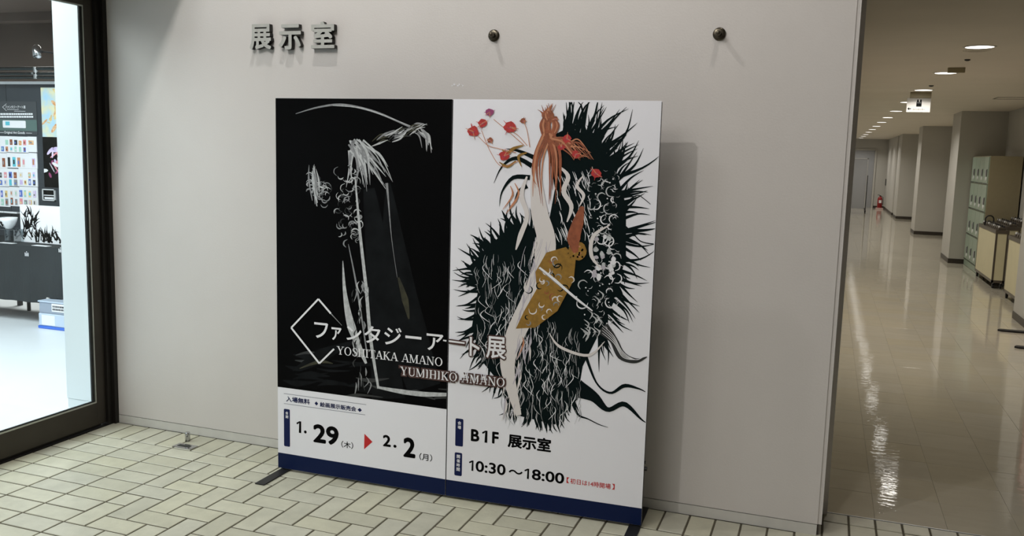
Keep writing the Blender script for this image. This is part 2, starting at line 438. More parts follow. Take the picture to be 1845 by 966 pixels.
# text -> mesh (built in font only)
def text_verts(body, offset=0.0, extrude=0.0, res=4):
    cu = bpy.data.curves.new('t', 'FONT'); cu.body = body; cu.offset = offset; cu.extrude = extrude
    cu.size = 1; cu.resolution_u = res
    o = bpy.data.objects.new('t', cu); C.objects.link(o)
    dg = bpy.context.evaluated_depsgraph_get(); dg.update()
    me = bpy.data.meshes.new_from_object(o.evaluated_get(dg))
    vs = [v.co.copy() for v in me.vertices]; fs = [list(p.vertices) for p in me.polygons]
    nz = [p.normal.z for p in me.polygons]
    bpy.data.objects.remove(o); bpy.data.meshes.remove(me); bpy.data.curves.remove(cu)
    return vs, fs, nz
def fit_text(mb, body, u0, u1, z0, z1, fn, mi=0, offset=0.0, pad=0.0):
    """fit text into the rectangle; fn(u, z) -> point"""
    vs, fs, _ = text_verts(body)
    if not vs: return
    g_ = 0 if pad else offset
    xa, xb = min(v.x for v in vs) - g_, max(v.x for v in vs) + g_; ya, yb = min(v.y for v in vs) - g_, max(v.y for v in vs) + g_
    sx = (u1 - u0) / max(xb - xa, 1e-6); sy = (z1 - z0) / max(yb - ya, 1e-6)
    sh = [(0, 0)] + ([(offset * math.cos(k * math.pi / 4), offset * math.sin(k * math.pi / 4)) for k in range(8)] if offset > 0 else [])
    for kk, (dx, dy) in enumerate(sh):                                 # heavier weight: the same outline, shifted
        pp = [fn(u0 + (v.x + dx - xa) * sx, z0 + (v.y + dy - ya) * sy) for v in vs]
        mb.add([(a_, b_ - kk * 6e-6, c_) for a_, b_, c_ in pp], fs, mi)
def flag_one(mb, u0, u1, z0, z1, fn, mi, w_=0.42):
    """figure 1 with a flag, in the rectangle"""
    W, H = u1 - u0, z1 - z0
    p = lambda a_, b_: fn(u0 + a_ * W, z0 + b_ * H)
    mb.add([p(1 - w_, 0), p(1, 0), p(1, 1), p(1 - w_ * .8, 1)], [(0, 1, 2, 3)], mi)
    mb.add([p(1 - w_ * .6, 1), p(1 - w_, .80), p(.08, .70), p(0, .83), p(1 - w_ * .8, 1)], [(0, 1, 2, 3, 4)], mi)


# ------------------------------------------------------------------ the banner: two fabric panels
PL = dict(o=Vector((-0.4095, -0.2640, 0)), e=Vector((0.4870, -0.2600, 0)))
PR = dict(o=Vector((0.4915, -0.2600, 0)), e=Vector((1.3900, -0.2290, 0)))
for P_ in (PL, PR):
    P_['w'] = (P_['e'] - P_['o']).length; P_['d'] = (P_['e'] - P_['o']).normalized()
    P_['n'] = Vector((P_['d'].y, -P_['d'].x, 0))                       # towards the viewer
def uz(P_, px, py):
    """photo pixel -> (u, z) on the panel front"""
    d_ = ray(px, py); n = P_['n']; t = (P_['o'] - CP).dot(n) / d_.dot(n); p = CP + d_ * t
    return (p - P_['o']).dot(P_['d']), p.z
FRONT = 0.0006
def loc_fn(layer):
    return lambda u, z: (u, -FRONT - layer * 0.00025, z)               # panel-local: x along, -y to the viewer

class Art:
    """flat print on a panel, laid out in panel coordinates"""
    def __init__(s, P_, layer0=1): s.P = P_; s.mb = MB(); s.mats = []; s.layer = layer0; s.zmin = 0.0
    def mi(s, m_):
        if m_ not in s.mats: s.mats.append(m_)
        return s.mats.index(m_)
    def lay(s, k=0.012): s.layer += k; return s.layer
    def poly(s, pts, m_, smooth=0):
        q = [uz(s.P, *p) for p in pts]; fn = loc_fn(s.lay())
        s.mb.add([fn(*p) for p in q], [list(range(len(q)))], s.mi(m_))
    def stroke(s, pts, wd, m_, n=14):
        """tapered brush stroke through photo-read points; wd: widths (px) at the points"""
        P = [Vector(p).to_3d() for p in pts]; k = len(P)
        if isinstance(wd, (int, float)): wd = [wd] * k
        if len(wd) != k:
            q_ = [i * (len(wd) - 1) / (k - 1) for i in range(k)]
            wd = [wd[min(int(a), len(wd) - 2)] * (1 - (a - min(int(a), len(wd) - 2))) + wd[min(int(a), len(wd) - 2) + 1] * (a - min(int(a), len(wd) - 2)) for a in q_]
        out = []
        for t_ in range(n + 1):
            t = t_ / n * (k - 1); i = min(int(t), k - 2); f_ = t - i
            a_, b_, c_, d_ = P[max(i - 1, 0)], P[i], P[i + 1], P[min(i + 2, k - 1)]
            p = 0.5 * ((2 * b_) + (c_ - a_) * f_ + (2 * a_ - 5 * b_ + 4 * c_ - d_) * f_ ** 2 + (3 * b_ - a_ - 3 * c_ + d_) * f_ ** 3)
            out.append((p, wd[i] * (1 - f_) + wd[i + 1] * f_))
        L, R = [], []
        for i, (p, w_) in enumerate(out):
            a_ = out[max(i - 1, 0)][0]; b_ = out[min(i + 1, n)][0]; t = (b_ - a_)
            if t.length < 1e-6: t = Vector((1, 0, 0))
            t.normalize(); nn = Vector((-t.y, t.x, 0)) * max(w_, 0.15) / 2
            L.append(p + nn); R.append(p - nn)
        fn = loc_fn(s.lay()); vs = []
        for a_, b_ in zip(L, R):
            for q in (a_, b_):
                u, z = uz(s.P, q.x, q.y); u = min(max(u, 0.0015), s.P['w'] - 0.0015); z = max(min(z, 1.795), s.zmin)
                vs.append(fn(u, z))
        s.mb.add(vs, [(2 * i, 2 * i + 1, 2 * i + 3, 2 * i + 2) for i in range(n)], s.mi(m_))
    def blob(s, x, y, rx, ry, m_, n=16, wob=0.15, rnd=random):
        s.poly([(x + math.cos(t * 2 * math.pi / n) * rx * (1 + rnd.uniform(-wob, wob)), y + math.sin(t * 2 * math.pi / n) * ry * (1 + rnd.uniform(-wob, wob))) for t in range(n)], m_)
    def text(s, body, x0, yb0, x1, yt0, m_, off=0.0, pad=0, grow=0.0):
        u0, z0 = uz(s.P, x0, yb0); u1, _ = uz(s.P, x1, yb0); _, z1 = uz(s.P, x0, yt0)
        _, z0 = uz(s.P, x0, yb0)
        fit_text(s.mb, body, u0 - grow, u1 + grow, z0 - grow, z1 + grow, loc_fn(s.lay()), s.mi(m_), off, pad)
    def build(s, name, parent, **k):
        return s.mb.build(name, s.mats, parent, **k)


def rrect(P_, x0, x1, z0, z1, r_, n=5):
    pts = []
    for cx, cz, a0 in ((x1 - r_, z1 - r_, 0), (x0 + r_, z1 - r_, 90), (x0 + r_, z0 + r_, 180), (x1 - r_, z0 + r_, 270)):
        for k in range(n + 1):
            t = math.radians(a0 + 90 * k / n); pts.append((cx + r_ * math.cos(t), cz + r_ * math.sin(t)))
    return pts

# simple roman capitals for the artists' line: strokes (x0,y0,x1,y1,width)
TH, TN = 0.15, 0.06
def serif_letter(ch):
    q = []
    def st(x0, y0, x1, y1, w_): 
        dx, dy = x1 - x0, y1 - y0; L = math.hypot(dx, dy); nx, ny = -dy / L * w_ / 2, dx / L * w_ / 2
        q.append([(x0 + nx, y0 + ny), (x0 - nx, y0 - ny), (x1 - nx, y1 - ny), (x1 + nx, y1 + ny)])
    def sf(x, y, w_=0.34): q.append([(x - w_ / 2, y), (x + w_ / 2, y), (x + w_ / 2, y + TN), (x - w_ / 2, y + TN)])
    top = 1 - TN
    if ch in 'IHKNMTYUA':
        pass
    W = .8
    if ch == 'I': W = .4; st(.2, 0, .2, 1, TH); sf(.2, 0); sf(.2, top)
    if ch == 'H': W = .9; st(.2, 0, .2, 1, TH); st(.7, 0, .7, 1, TH); st(.2, .5, .7, .5, TN); [sf(x, y) for x in (.2, .7) for y in (0, top)]
    if ch == 'T': W = .8; st(.4, 0, .4, 1, TH); st(.03, 1 - TN / 2, .77, 1 - TN / 2, TN); sf(.4, 0); st(.055, .75, .055, 1, .05); st(.745, .75, .745, 1, .05)
    if ch == 'Y': W = .85; st(.42, 0, .42, .48, TH); st(.42, .44, .13, 1, TH); st(.42, .44, .72, 1, TN); sf(.42, 0); sf(.14, top); sf(.72, top, .28)
    if ch == 'A': W = .86; st(.12, 0, .42, 1, TN); st(.74, 0, .44, 1, TH); st(.22, .33, .64, .33, TN); sf(.12, 0, .28); sf(.74, 0)
    if ch == 'K': W = .88; st(.2, 0, .2, 1, TH); st(.22, .38, .7, 1, TN); st(.36, .55, .74, 0, TH); sf(.2, 0); sf(.2, top); sf(.74, 0, .28); sf(.7, top, .28)
    if ch == 'N': W = .92; st(.17, 0, .17, 1, TN); st(.75, 0, .75, 1, TN); st(.17, 1, .75, 0, TH); sf(.17, 0, .26); sf(.14, top, .24); sf(.75, top, .26)
    if ch == 'M': W = 1.08; st(.15, 0, .15, 1, TN); st(.88, 0, .88, 1, TH); st(.17, 1, .52, .05, TH); st(.86, 1, .52, .05, TN); sf(.15, 0, .26); sf(.88, 0); sf(.13, top, .24); sf(.9, top, .26)
    if ch == 'U':
        W = .9; sf(.2, top); sf(.72, top, .28); st(.2, .3, .2, 1, TH); st(.72, .3, .72, 1, TN)
        pts = [(.46 + math.cos(math.pi + t * math.pi / 8) * .26, .3 + math.sin(math.pi + t * math.pi / 8) * .28) for t in range(9)]
        for a_, b_ in zip(pts, pts[1:]): st(*a_, *b_, .10)
    if ch == 'O':
        W = .95; n = 18
        for k in range(n):
            a_, b_ = 2 * math.pi * k / n, 2 * math.pi * (k + 1) / n
            def e(t, s_): return (.46 + math.cos(t) * (.42 if s_ else .27), .5 + math.sin(t) * (.52 if s_ else .46))
            q.append([e(a_, 1), e(b_, 1), e(b_, 0), e(a_, 0)])
    if ch == 'S':
        W = .68
        pts = [(.56, .78), (.46, .95), (.3, .98), (.15, .88), (.14, .7), (.28, .57), (.44, .47), (.56, .32), (.53, .12), (.36, .01), (.2, .05), (.1, .24)]
        wd = [.06, .07, .08, .1, .13, .15, .15, .13, .1, .08, .07, .06]
        for k in range(len(pts) - 1): st(*pts[k], *pts[k + 1], wd[k])
        st(.56, .7, .56, .95, .04); st(.1, .05, .1, .3, .04)
    if ch == ' ': W = .42
    return q, W
def serif_line(arts, body, p0, p1, hpx, mlist):
    """p0 to p1: base line ends in the photo; letters go to the panel they fall on"""
    tot = sum(serif_letter(c)[1] for c in body); x = 0
    for ch in body:
        q, W = serif_letter(ch)
        fa = (x + W / 2) / tot; px = p0[0] + (p1[0] - p0[0]) * fa
        art = arts[0] if px < 803 else arts[1]
        P_ = art.P
        ua, za = uz(P_, *p0); ub, zb = uz(P_, *p1); _, zt = uz(P_, p0[0], p0[1] - hpx)
        zz = za; h = zt - za
        if P_ is PR: zz = uz(PR, *p1)[1]; 
        sc = (ub - ua) / tot
        for (m_, g_) in mlist:
            for poly in q:
                fn = loc_fn(art.lay(0.02))
                if g_:
                    cx = sum(p[0] for p in poly) / 4; cy = sum(p[1] for p in poly) / 4
                    poly = [(p[0] + g_ * (1 if p[0] > cx else -1), p[1] + g_ * (1 if p[1] > cy else -1)) for p in poly]
                art.mb.add([fn(ua + (x + p[0]) * sc, zz + p[1] * h) for p in poly], [(0, 1, 2, 3)], art.mi(m_))
        x += W


def panel(P_, label, foot_u, kn=True):
    t = empty('banner_panel', P_['o'], math.atan2(P_['d'].y, P_['d'].x), label=label, cat='banner')
    W = P_['w']; H = 1.803
    MB().box(0, W, 0.0015, 0.026, 0.012, H - 0.002, bev=0.004).build('frame', M['matblack'], t)
    MB().box(0.0, W, -FRONT, 0.0014, 0.012, H, bev=0.0004).build('fabric_sheet', M['fabric'], t)
    f_ = MB()
    f_.box(foot_u - 0.025, foot_u + 0.025, -0.205, 0.255 if foot_u < .5 else 0.222, 0.0005, 0.006, bev=0.001)
    f_.box(foot_u - 0.012, foot_u + 0.012, 0.004, 0.024, 0.005, 0.02)
    f_.build('foot', M['matblack'], t)
    return t
tl = panel(PL, 'left white fabric banner panel with black artwork and dates above navy band', 0.036)
tR = panel(PR, 'right white fabric banner panel with spiky black artwork and opening hours', 0.872)
kb = MB().cyl((PR['w'] - 0.002, 0.012, 0.262), (PR['w'] + 0.012, 0.012, 0.262), 0.009).cyl((PR['w'] - 0.002, 0.012, 0.29), (PR['w'] + 0.004, 0.012, 0.29), 0.006)
fix(kb.build('knob', M['matblack'], tR))

# navy band and black picture field
def flat(P_, parent, name, pts, m_, layer=1, **k):
    fn = loc_fn(layer); return MB().add([fn(*p) for p in pts], [list(range(len(pts)))[::1]]).build(name, m_, parent, **k)
zb = uz(PL, 501, 815)[1]
NB = zb
flat(PL, tl, 'navy_band', [(0, .0125), (PL['w'], .0125), (PL['w'], NB), (0, NB)], M['navy'], label='dark navy printed band')
flat(PR, tR, 'navy_band', [(0, .0125), (PR['w'], .0125), (PR['w'], NB), (0, NB)], M['navy'], label='dark navy printed band')
ZB = uz(PL, 501, 697)[1]
flat(PL, tl, 'picture_field', [(0, ZB), (PL['w'], ZB), (PL['w'], 1.8025), (0, 1.8025)], M['ink'], label='black printed picture field')

# ---- left artwork: abstract silver brushwork on black (generic stand-in)
R1 = random.Random(11)
A = Art(PL, 2); A.zmin = ZB + .001
A.stroke([(700, 330), (712, 470), (735, 600), (765, 700)], [6, 50, 70, 60], M['softgrey'])
A.stroke([(665, 340), (680, 460), (690, 600), (700, 720)], [20, 42, 46, 60], M['softgrey'])
for k in range(26):
    x = R1.uniform(510, 800); y = 640 + (x - 500) * .10 + R1.uniform(-6, 52)
    A.stroke([(x, y), (x + 25, y + R1.uniform(-6, 6)), (min(x + 60, 806), y + R1.uniform(-6, 10))], [1, R1.uniform(4, 12), 1], M[R1.choice(['softgrey', 'softgrey', 'dgray'])])
A.stroke([(528, 668), (580, 640), (640, 615)], [2, 24, 3], M['softgrey']); A.stroke([(540, 664), (575, 652), (600, 655)], [1, 7, 1], M['olive'])
A.stroke([(718, 500), (730, 540), (737, 575)], [3, 12, 2], M['olive'])
A.stroke([(533, 205), (575, 193), (620, 189), (680, 203), (745, 232)], [1, 3, 4, 4, 2], M['grayp'], 30)
A.stroke([(600, 190), (660, 197), (742, 228)], [1, 2, 1], M['silver'], 20)
for k in range(34):                                           # a burst of pale streaks falling from the upper middle
    x0 = R1.uniform(628, 655); y0 = R1.uniform(250, 272); a_ = R1.uniform(-.75, .62); L = R1.uniform(40, 92)
    x1 = x0 + math.sin(a_) * L * (1.0 if a_ > 0 else .5) + 18; y1 = y0 + math.cos(a_) * L
    A.stroke([(x0, y0), ((x0 + x1) / 2 + R1.uniform(-5, 8), (y0 + y1) / 2 - 4), (x1, y1)], [3, R1.uniform(2, 5), .5], M[R1.choice(['silver', 'silver', 'grayp'])])
for k in range(26):                                           # streaks sweeping up to the right
    x0 = R1.uniform(668, 745); y0 = 262 - (x0 - 668) * .38 + R1.uniform(-9, 9)
    A.stroke([(x0, y0), (x0 + 14, y0 - 8 + R1.uniform(-4, 4)), (x0 + R1.uniform(22, 34), y0 - R1.uniform(4, 18))], [1, R1.uniform(1.5, 4), .5], M[R1.choice(['grayp', 'silver', 'dgray', 'olive'])])
for k in range(10):
    x0 = R1.uniform(745, 765); A.stroke([(x0, 235 + R1.uniform(-6, 6)), (x0 + 10, 245), (x0 + R1.uniform(8, 20), R1.uniform(250, 276))], [1, 3, .5], M[R1.choice(['silver', 'grayp'])])
for k in range(120):                                           # curls below and left of the burst
    t = R1.random(); x = 562 + 70 * t + R1.uniform(-9, 9); y = 330 + 60 * t + R1.uniform(-16, 16)
    if t > .4: x = R1.uniform(608, 648); y = R1.uniform(300, 440)
    r_ = R1.uniform(3, 9); s0 = R1.uniform(0, 6.3)
    A.stroke([(x + math.cos(s0 + q) * r_, y + math.sin(s0 + q) * r_) for q in (0, .9, 1.8, 2.7)], [.4, R1.uniform(1, 3), R1.uniform(1, 2.4), .4], M[R1.choice(['grayp', 'silver', 'dgray', 'grayp'])], 8)
for k in range(9):
    x = 558 + R1.uniform(-2, 14); A.stroke([(x, R1.uniform(292, 312)), (x + R1.uniform(-4, 6), 325), (x + 6, R1.uniform(345, 372))], [.5, 3.4, 1], M[R1.choice(['silver', 'grayp'])])
A.stroke([(640, 318), (649, 420), (660, 520), (668, 610), (682, 700)], [2, 5, 6, 6, 4], M['silver'], 30)
A.stroke([(618, 470), (622, 530), (634, 590), (660, 655)], [1, 7, 15, 4], M['silver'], 24)
A.stroke([(628, 440), (640, 500), (650, 560), (662, 640)], [1, 3, 3, 2], M['grayp'], 24)
for k in range(34):
    x = R1.uniform(636, 664); y = R1.uniform(505, 690); A.stroke([(x, y), (x + R1.uniform(-6, 6), y + 8), (x + R1.uniform(-4, 4), y + R1.uniform(14, 26))], [.5, R1.uniform(1.4, 3.6), .5], M[R1.choice(['grayp', 'silver', 'dgray', 'ink'])], 8)
A.stroke([(697, 330), (700, 360), (706, 430), (716, 500)], [5, 3, 1, .6], M['grayp'], 20)
A.stroke([(682, 698), (720, 705), (760, 710), (805, 711)], [4, 8, 9, 6], M['silver'], 24)
A.stroke([(600, 722), (640, 712), (690, 716)], [1, 6, 1], M['dgray'])
A.build('artwork', tl, label='abstract silver brushwork print on black', kind=None)

# ---- left panel writing
def tA(art, body, sc, ox, oy, bl, br, tl_, m_, off=0.0, **k):
    """bl, br, tl: text box corners in a zoomed crop of scale sc with origin ox, oy"""
    P_ = art.P
    c3 = lambda p: (ox + p[0] / sc, oy + p[1] / sc)
    u0, z0 = uz(P_, *c3(bl)); u1, zz0 = uz(P_, *c3(br)); ut, z1 = uz(P_, *c3(tl_))
    z0 = (z0 + zz0) / 2 if abs(z0 - zz0) < .012 else z0
    fit_text(art.mb, body, u0, u1, z0, z1, loc_fn(art.lay()), art.mi(m_), off, **k)
WL = Art(PL, 2)
def one(art, Z, bl, br, tl_, m_, w_):
    sc, ox, oy = Z; c3 = lambda p: (ox + p[0] / sc, oy + p[1] / sc)
    u0, z0 = uz(art.P, *c3(bl)); u1, zz = uz(art.P, *c3(br)); _, z1 = uz(art.P, *c3(tl_))
    flag_one(art.mb, u0, u1, (z0 + zz) / 2, z1, loc_fn(art.lay()), art.mi(m_), w_)
Z5 = (5.766, 490, 690)
tA(WL, '入場無料', *Z5, (148, 192), (395, 228), (148, 136), M['navy2'], 0.03)
tA(WL, '◆', *Z5, (444, 233), (481, 238), (444, 190), M['navy2'])
tA(WL, '絵画展示販売会', *Z5, (500, 248), (876, 298), (500, 196), M['navy2'], 0.028)
tA(WL, '◆', *Z5, (890, 300), (935, 305), (890, 257), M['navy2'])
def hline(art, p0, p1, wz, m_):
    u0, z0 = uz(art.P, *p0); u1, z1 = uz(art.P, *p1); z = (z0 + z1) / 2; fn = loc_fn(art.lay())
    art.mb.add([fn(u0, z - wz), fn(u1, z - wz), fn(u1, z + wz), fn(u0, z + wz)], [(0, 1, 2, 3)], art.mi(m_))
hline(WL, (511.7, 707.9), (660, 730.4), .0008, M['navy2']); hline(WL, (511.7, 726), (658.2, 748.6), .0008, M['navy2'])
def badge(art, corners, sc, ox, oy, m_):
    c3 = lambda p: (ox + p[0] / sc, oy + p[1] / sc)
    a_, b_, c_ = [uz(art.P, *c3(p)) for p in corners]     # tl, br, bl
    fn = loc_fn(art.lay()); pts = rrect(art.P, min(a_[0], c_[0]), b_[0], c_[1], a_[1], .006)
    art.mb.add([fn(*p) for p in pts], [list(range(len(pts)))], art.mi(m_))
    return min(a_[0], c_[0]), b_[0], c_[1], a_[1]
def stack_text(art, body, box, top, size, m_):
    u0, u1, z0, z1 = box; c_ = (u0 + u1) / 2
    for k, ch in enumerate(body):
        zt = z1 - top - k * size * 1.22
        fit_text(art.mb, ch, c_ - size / 2, c_ + size / 2, zt - size, zt, loc_fn(art.lay()), art.mi(m_), 0.02)
bx = badge(WL, [(128, 268), (189, 668), (127, 655)], *Z5, M['navy2'])
stack_text(WL, '会期', bx, .012, .0155, M['paper'])
one(WL, Z5, (256, 516), (305, 520), (258, 394), M['ink'], .5)
tA(WL, '.', *Z5, (334, 524), (362, 526), (334, 492), M['ink'], 0.0)
tA(WL, '29', *Z5, (430, 620), (694, 652), (432, 422), M['ink'], 0.035)
tA(WL, '（木）', *Z5, (722, 670), (845, 688), (722, 600), M['ink'], 0.012)
tA(WL, '2', *Z5, (1153, 658), (1235, 666), (1155, 536), M['ink'], 0.03)
tA(WL, '.', *Z5, (1262, 672), (1295, 676), (1262, 640), M['ink'], 0.0)
tA(WL, '2', *Z5, (1365, 768), (1490, 784), (1370, 560), M['ink'], 0.035)
tA(WL, '（月）', *Z5, (1532, 800), (1665, 818), (1534, 726), M['ink'], 0.012)
c5 = lambda x, y: (490 + x / 5.766, 690 + y / 5.766)
WL.poly([c5(962, 528), c5(958, 690), c5(1045, 612)], M['red'])
WL.build('dates', tl, label='black dates with red triangle', kind='stuff')
WL = Art(PL, 14)
# title: open diamond and characters
WR = Art(PR, 20)
c3_ = lambda x, y: (480 + x / 2.414, 520 + y / 2.414)
for seg in (((282, 108), (228, 45)), ((228, 45), (110, 170)), ((110, 170), (232, 325)), ((232, 325), (296, 262))):
    WL.stroke([c3_(*seg[0]), c3_(*seg[1])], [3.2, 3.2], M['paper'], 2)
WL.stroke([c3_(282, 108), c3_(330, 160)], [2, .6], M['grayp'], 3)
title = [('フ', 567, 580, 592, 608), ('ァ', 598, 589, 616, 612), ('ン', 625, 587, 652, 612), ('タ', 657, 586, 686, 617), ('ジ', 693, 588, 724, 620),
         ('ー', 731, 604, 760, 609), ('ア', 769, 600, 799, 630)]
for ch, x0, y0, x1, y1 in title:
    WL.text(ch, x0, y1, x1, y0, M['paper'], 0.014)
def two(art, ch, x0, y0, x1, y1):
    for m_, o_ in ((M['halo'], 0.075), (M['paper'], 0.016)):
        u0, _ = uz(art.P, x0, y1); u1, _ = uz(art.P, x1, y1); _, z0 = uz(art.P, (x0 + x1) / 2, y1); _, z1 = uz(art.P, (x0 + x1) / 2, y0)
        art.lay(.3); fit_text(art.mb, ch, u0, u1, z0, z1, loc_fn(art.lay()), art.mi(m_), o_, pad=1)
WL.stroke([(799, 613), (805, 614)], [2.5, 3], M['paper'], 2)
WR.stroke([(808, 614.5), (840, 619)], [9, 9], M['halo'], 2)
WR.stroke([(808, 614), (838, 618)], [3.4, 3], M['paper'], 2)
two(WR, 'ト', 847, 608, 864, 641); two(WR, '展', 877, 607, 911, 645)
WL.build('title', tl, label='white title characters and open diamond', kind='stuff'); WL = Art(PL, 16)
WR.build('title', tR, label='white end of the title with brown halo', kind='stuff'); WR = Art(PR, 21)
serif_line((WL, WR), 'YOSHITAKA AMANO', (608, 638), (799, 657.5), 14.6, [(M['paper'], 0)])
serif_line((WL, WR), 'YUMIHIKO AMANO', (722, 675), (911, 697), 15, [(M['halo'], 0.17), (M['paper'], 0)])
WL.build('artist_names', tl, label='white serif capitals', kind='stuff')
WR.build('artist_names', tR, label='white serif capitals with brown halo', kind='stuff'); WR = Art(PR, 2)

# ---- right artwork: abstract dark spiky mass with ochre, rust and red blossoms (generic stand-in)
R2 = random.Random(5)
B = Art(PR, 2)
K = M['inkgreen']
spine = [(945, 480), (900, 470), (880, 540), (900, 640), (930, 720), (985, 745), (1020, 700), (1060, 640), (1100, 560), (1122, 470), (1125, 380), (1105, 300), (1060, 250), (1020, 235), (985, 260), (1000, 350)]
B.poly([(985, 250), (1020, 232), (1062, 243), (1105, 290), (1128, 370), (1128, 460), (1108, 540), (1075, 610), (1050, 660), (1040, 720), (1000, 765), (930, 748), (900, 690), (868, 650), (850, 590), (862, 520), (845, 480), (885, 440), (930, 400), (985, 420), (1000, 340)], K)
def spikes(path, n, lo, hi, wd, away, m_=K, jit=.5):
    for k in range(n):
        t = R2.random() * (len(path) - 1); i = int(t); f_ = t - i
        x = path[i][0] * (1 - f_) + path[i + 1][0] * f_; y = path[i][1] * (1 - f_) + path[i + 1][1] * f_
        a_ = math.atan2(y - away[1], x - away[0]) + R2.uniform(-jit, jit); L = R2.uniform(lo, hi)
        c_ = R2.uniform(-.35, .35)
        B.stroke([(x - math.cos(a_) * 8, y - math.sin(a_) * 8), (x + math.cos(a_ + c_ * .4) * L * .5, y + math.sin(a_ + c_ * .4) * L * .5), (x + math.cos(a_ + c_) * L, y + math.sin(a_ + c_) * L)], [wd, wd * .45, .3], m_, 8)
spikes([(1015, 238), (1062, 243), (1100, 280), (1128, 370), (1128, 450), (1110, 540), (1080, 610)], 120, 18, 62, 7, (1020, 420))
spikes([(1015, 238), (1062, 243), (1100, 280), (1122, 330)], 20, 60, 92, 8, (1000, 360), jit=.3)
spikes([(985, 420), (930, 400), (885, 440), (850, 480)], 46, 14, 42, 7, (960, 560))
spikes([(850, 480), (858, 540), (850, 600), (870, 650), (905, 700), (935, 750)], 70, 12, 40, 6, (960, 520))
spikes([(935, 750), (1000, 765), (1040, 720)], 40, 6, 20, 5, (985, 600), jit=.3)
for q in ([(960, 300), (930, 285), (905, 300), (890, 330)], [(955, 320), (925, 320), (905, 345), (900, 372)], [(950, 335), (935, 345), (925, 370)], [(965, 285), (935, 272), (912, 268)]):
    B.stroke(q, [9, 7, 3, .4], K, 12)
# long curling tendrils at the lower right
B.stroke([(1040, 700), (1070, 715), (1095, 738), (1125, 728), (1155, 755), (1165, 762)], [34, 18, 8, 9, 3, .4], K, 26)
B.stroke([(1055, 640), (1075, 690), (1100, 708), (1125, 695), (1150, 700), (1163, 706)], [6, 3, 4, 7, 3, 1], K, 26)
B.stroke([(1030, 710), (1040, 745), (1060, 755), (1080, 765), (1096, 770)], [6, 4, 2, 1.5, .4], K, 20)
B.stroke([(1085, 590), (1105, 612), (1120, 640), (1145, 650), (1166, 643)], [26, 14, 16, 9, 1], M['dgray'], 26)
for k in range(4): B.stroke([(1085, 585 + k * 5), (1106, 606 + k * 4), (1122, 634 + k * 3), (1145, 648), (1160, 643)], [.6, 1.1, 1.1, 1, .4], M['paper'], 24)
B.stroke([(1128, 365), (1148, 352), (1160, 358), (1172, 368)], [3, 1.6, 1.4, 1], K, 14)
B.stroke([(1118, 400), (1140, 420), (1155, 435), (1178, 440)], [4, 2, 1.8, 2], K, 14)
# grey and white hatching inside the mass
for k in range(150):
    x = R2.uniform(862, 1040); y = R2.uniform(470, 745)
    if x < 900 and y > 640: continue
    if x > 990 and y < 600: continue
    B.stroke([(x, y), (x + R2.uniform(-8, 8), y + 9), (x + R2.uniform(-12, 14), y + R2.uniform(16, 30))], [.4, R2.uniform(.8, 2), .4], M[R2.choice(['paper', 'paper', 'silver'])], 6)
for k in range(60):
    x = R2.uniform(1000, 1060); y = R2.uniform(300, 420)
    B.stroke([(x, y), (x + 4, y + 10), (x + R2.uniform(2, 9), y + R2.uniform(16, 26))], [.4, R2.uniform(.8, 2), .4], M['paper'], 5)
for k in range(30):
    x = R2.uniform(1040, 1112); y = R2.uniform(305, 560); r_ = R2.uniform(5, 11); s0 = R2.uniform(0, 6.3)
    B.stroke([(x + math.cos(s0 + q) * r_, y + math.sin(s0 + q) * r_) for q in (0, .9, 1.8, 2.7, 3.6)], [.5, 2, 2.4, 2, .5], M[R2.choice(['paper', 'silver'])], 12)
for k in range(40): B.blob(R2.uniform(1030, 1110), R2.uniform(300, 600), 1.4, 1.4, M['paper'], 6)
for k in range(26):
    x = R2.uniform(1070, 1108); y = R2.uniform(420, 500); B.blob(x, y, R2.uniform(3, 6), R2.uniform(3, 6), M[R2.choice(['paper', 'silver', 'lilac'])], 10)
for k in range(16):
    x = R2.uniform(1045, 1080); y = R2.uniform(520, 600); B.stroke([(x, y), (x + 9, y + 8), (x + 4, y + 18)], [.5, 3.2, .5], M['silver'], 8)
for k in range(420):                                          # fine flowing hatch
    x = R2.uniform(858, 1045); y = R2.uniform(455, 750)
    if (x < 905 and y > 650) or (x > 1000 and y < 590): continue
    L = R2.uniform(14, 30); w_ = math.sin(x * .06 + y * .02) * 7
    B.stroke([(x, y), (x + w_ * .5, y + L * .5), (x - w_ * .2, y + L)], [.3, R2.uniform(.5, 1.1), .3], M[R2.choice(['paper', 'silver', 'grayp'])], 4)
for k in range(120):
    x = R2.uniform(1060, 1118); y = R2.uniform(300, 600); a_ = R2.uniform(0, 6.3)
    B.stroke([(x, y), (x + 4 * math.cos(a_), y + 4 * math.sin(a_)), (x + 8 * math.cos(a_ + .5), y + 8 * math.sin(a_ + .5))], [.3, 1, .3], M[R2.choice(['paper', 'grayp'])], 4)
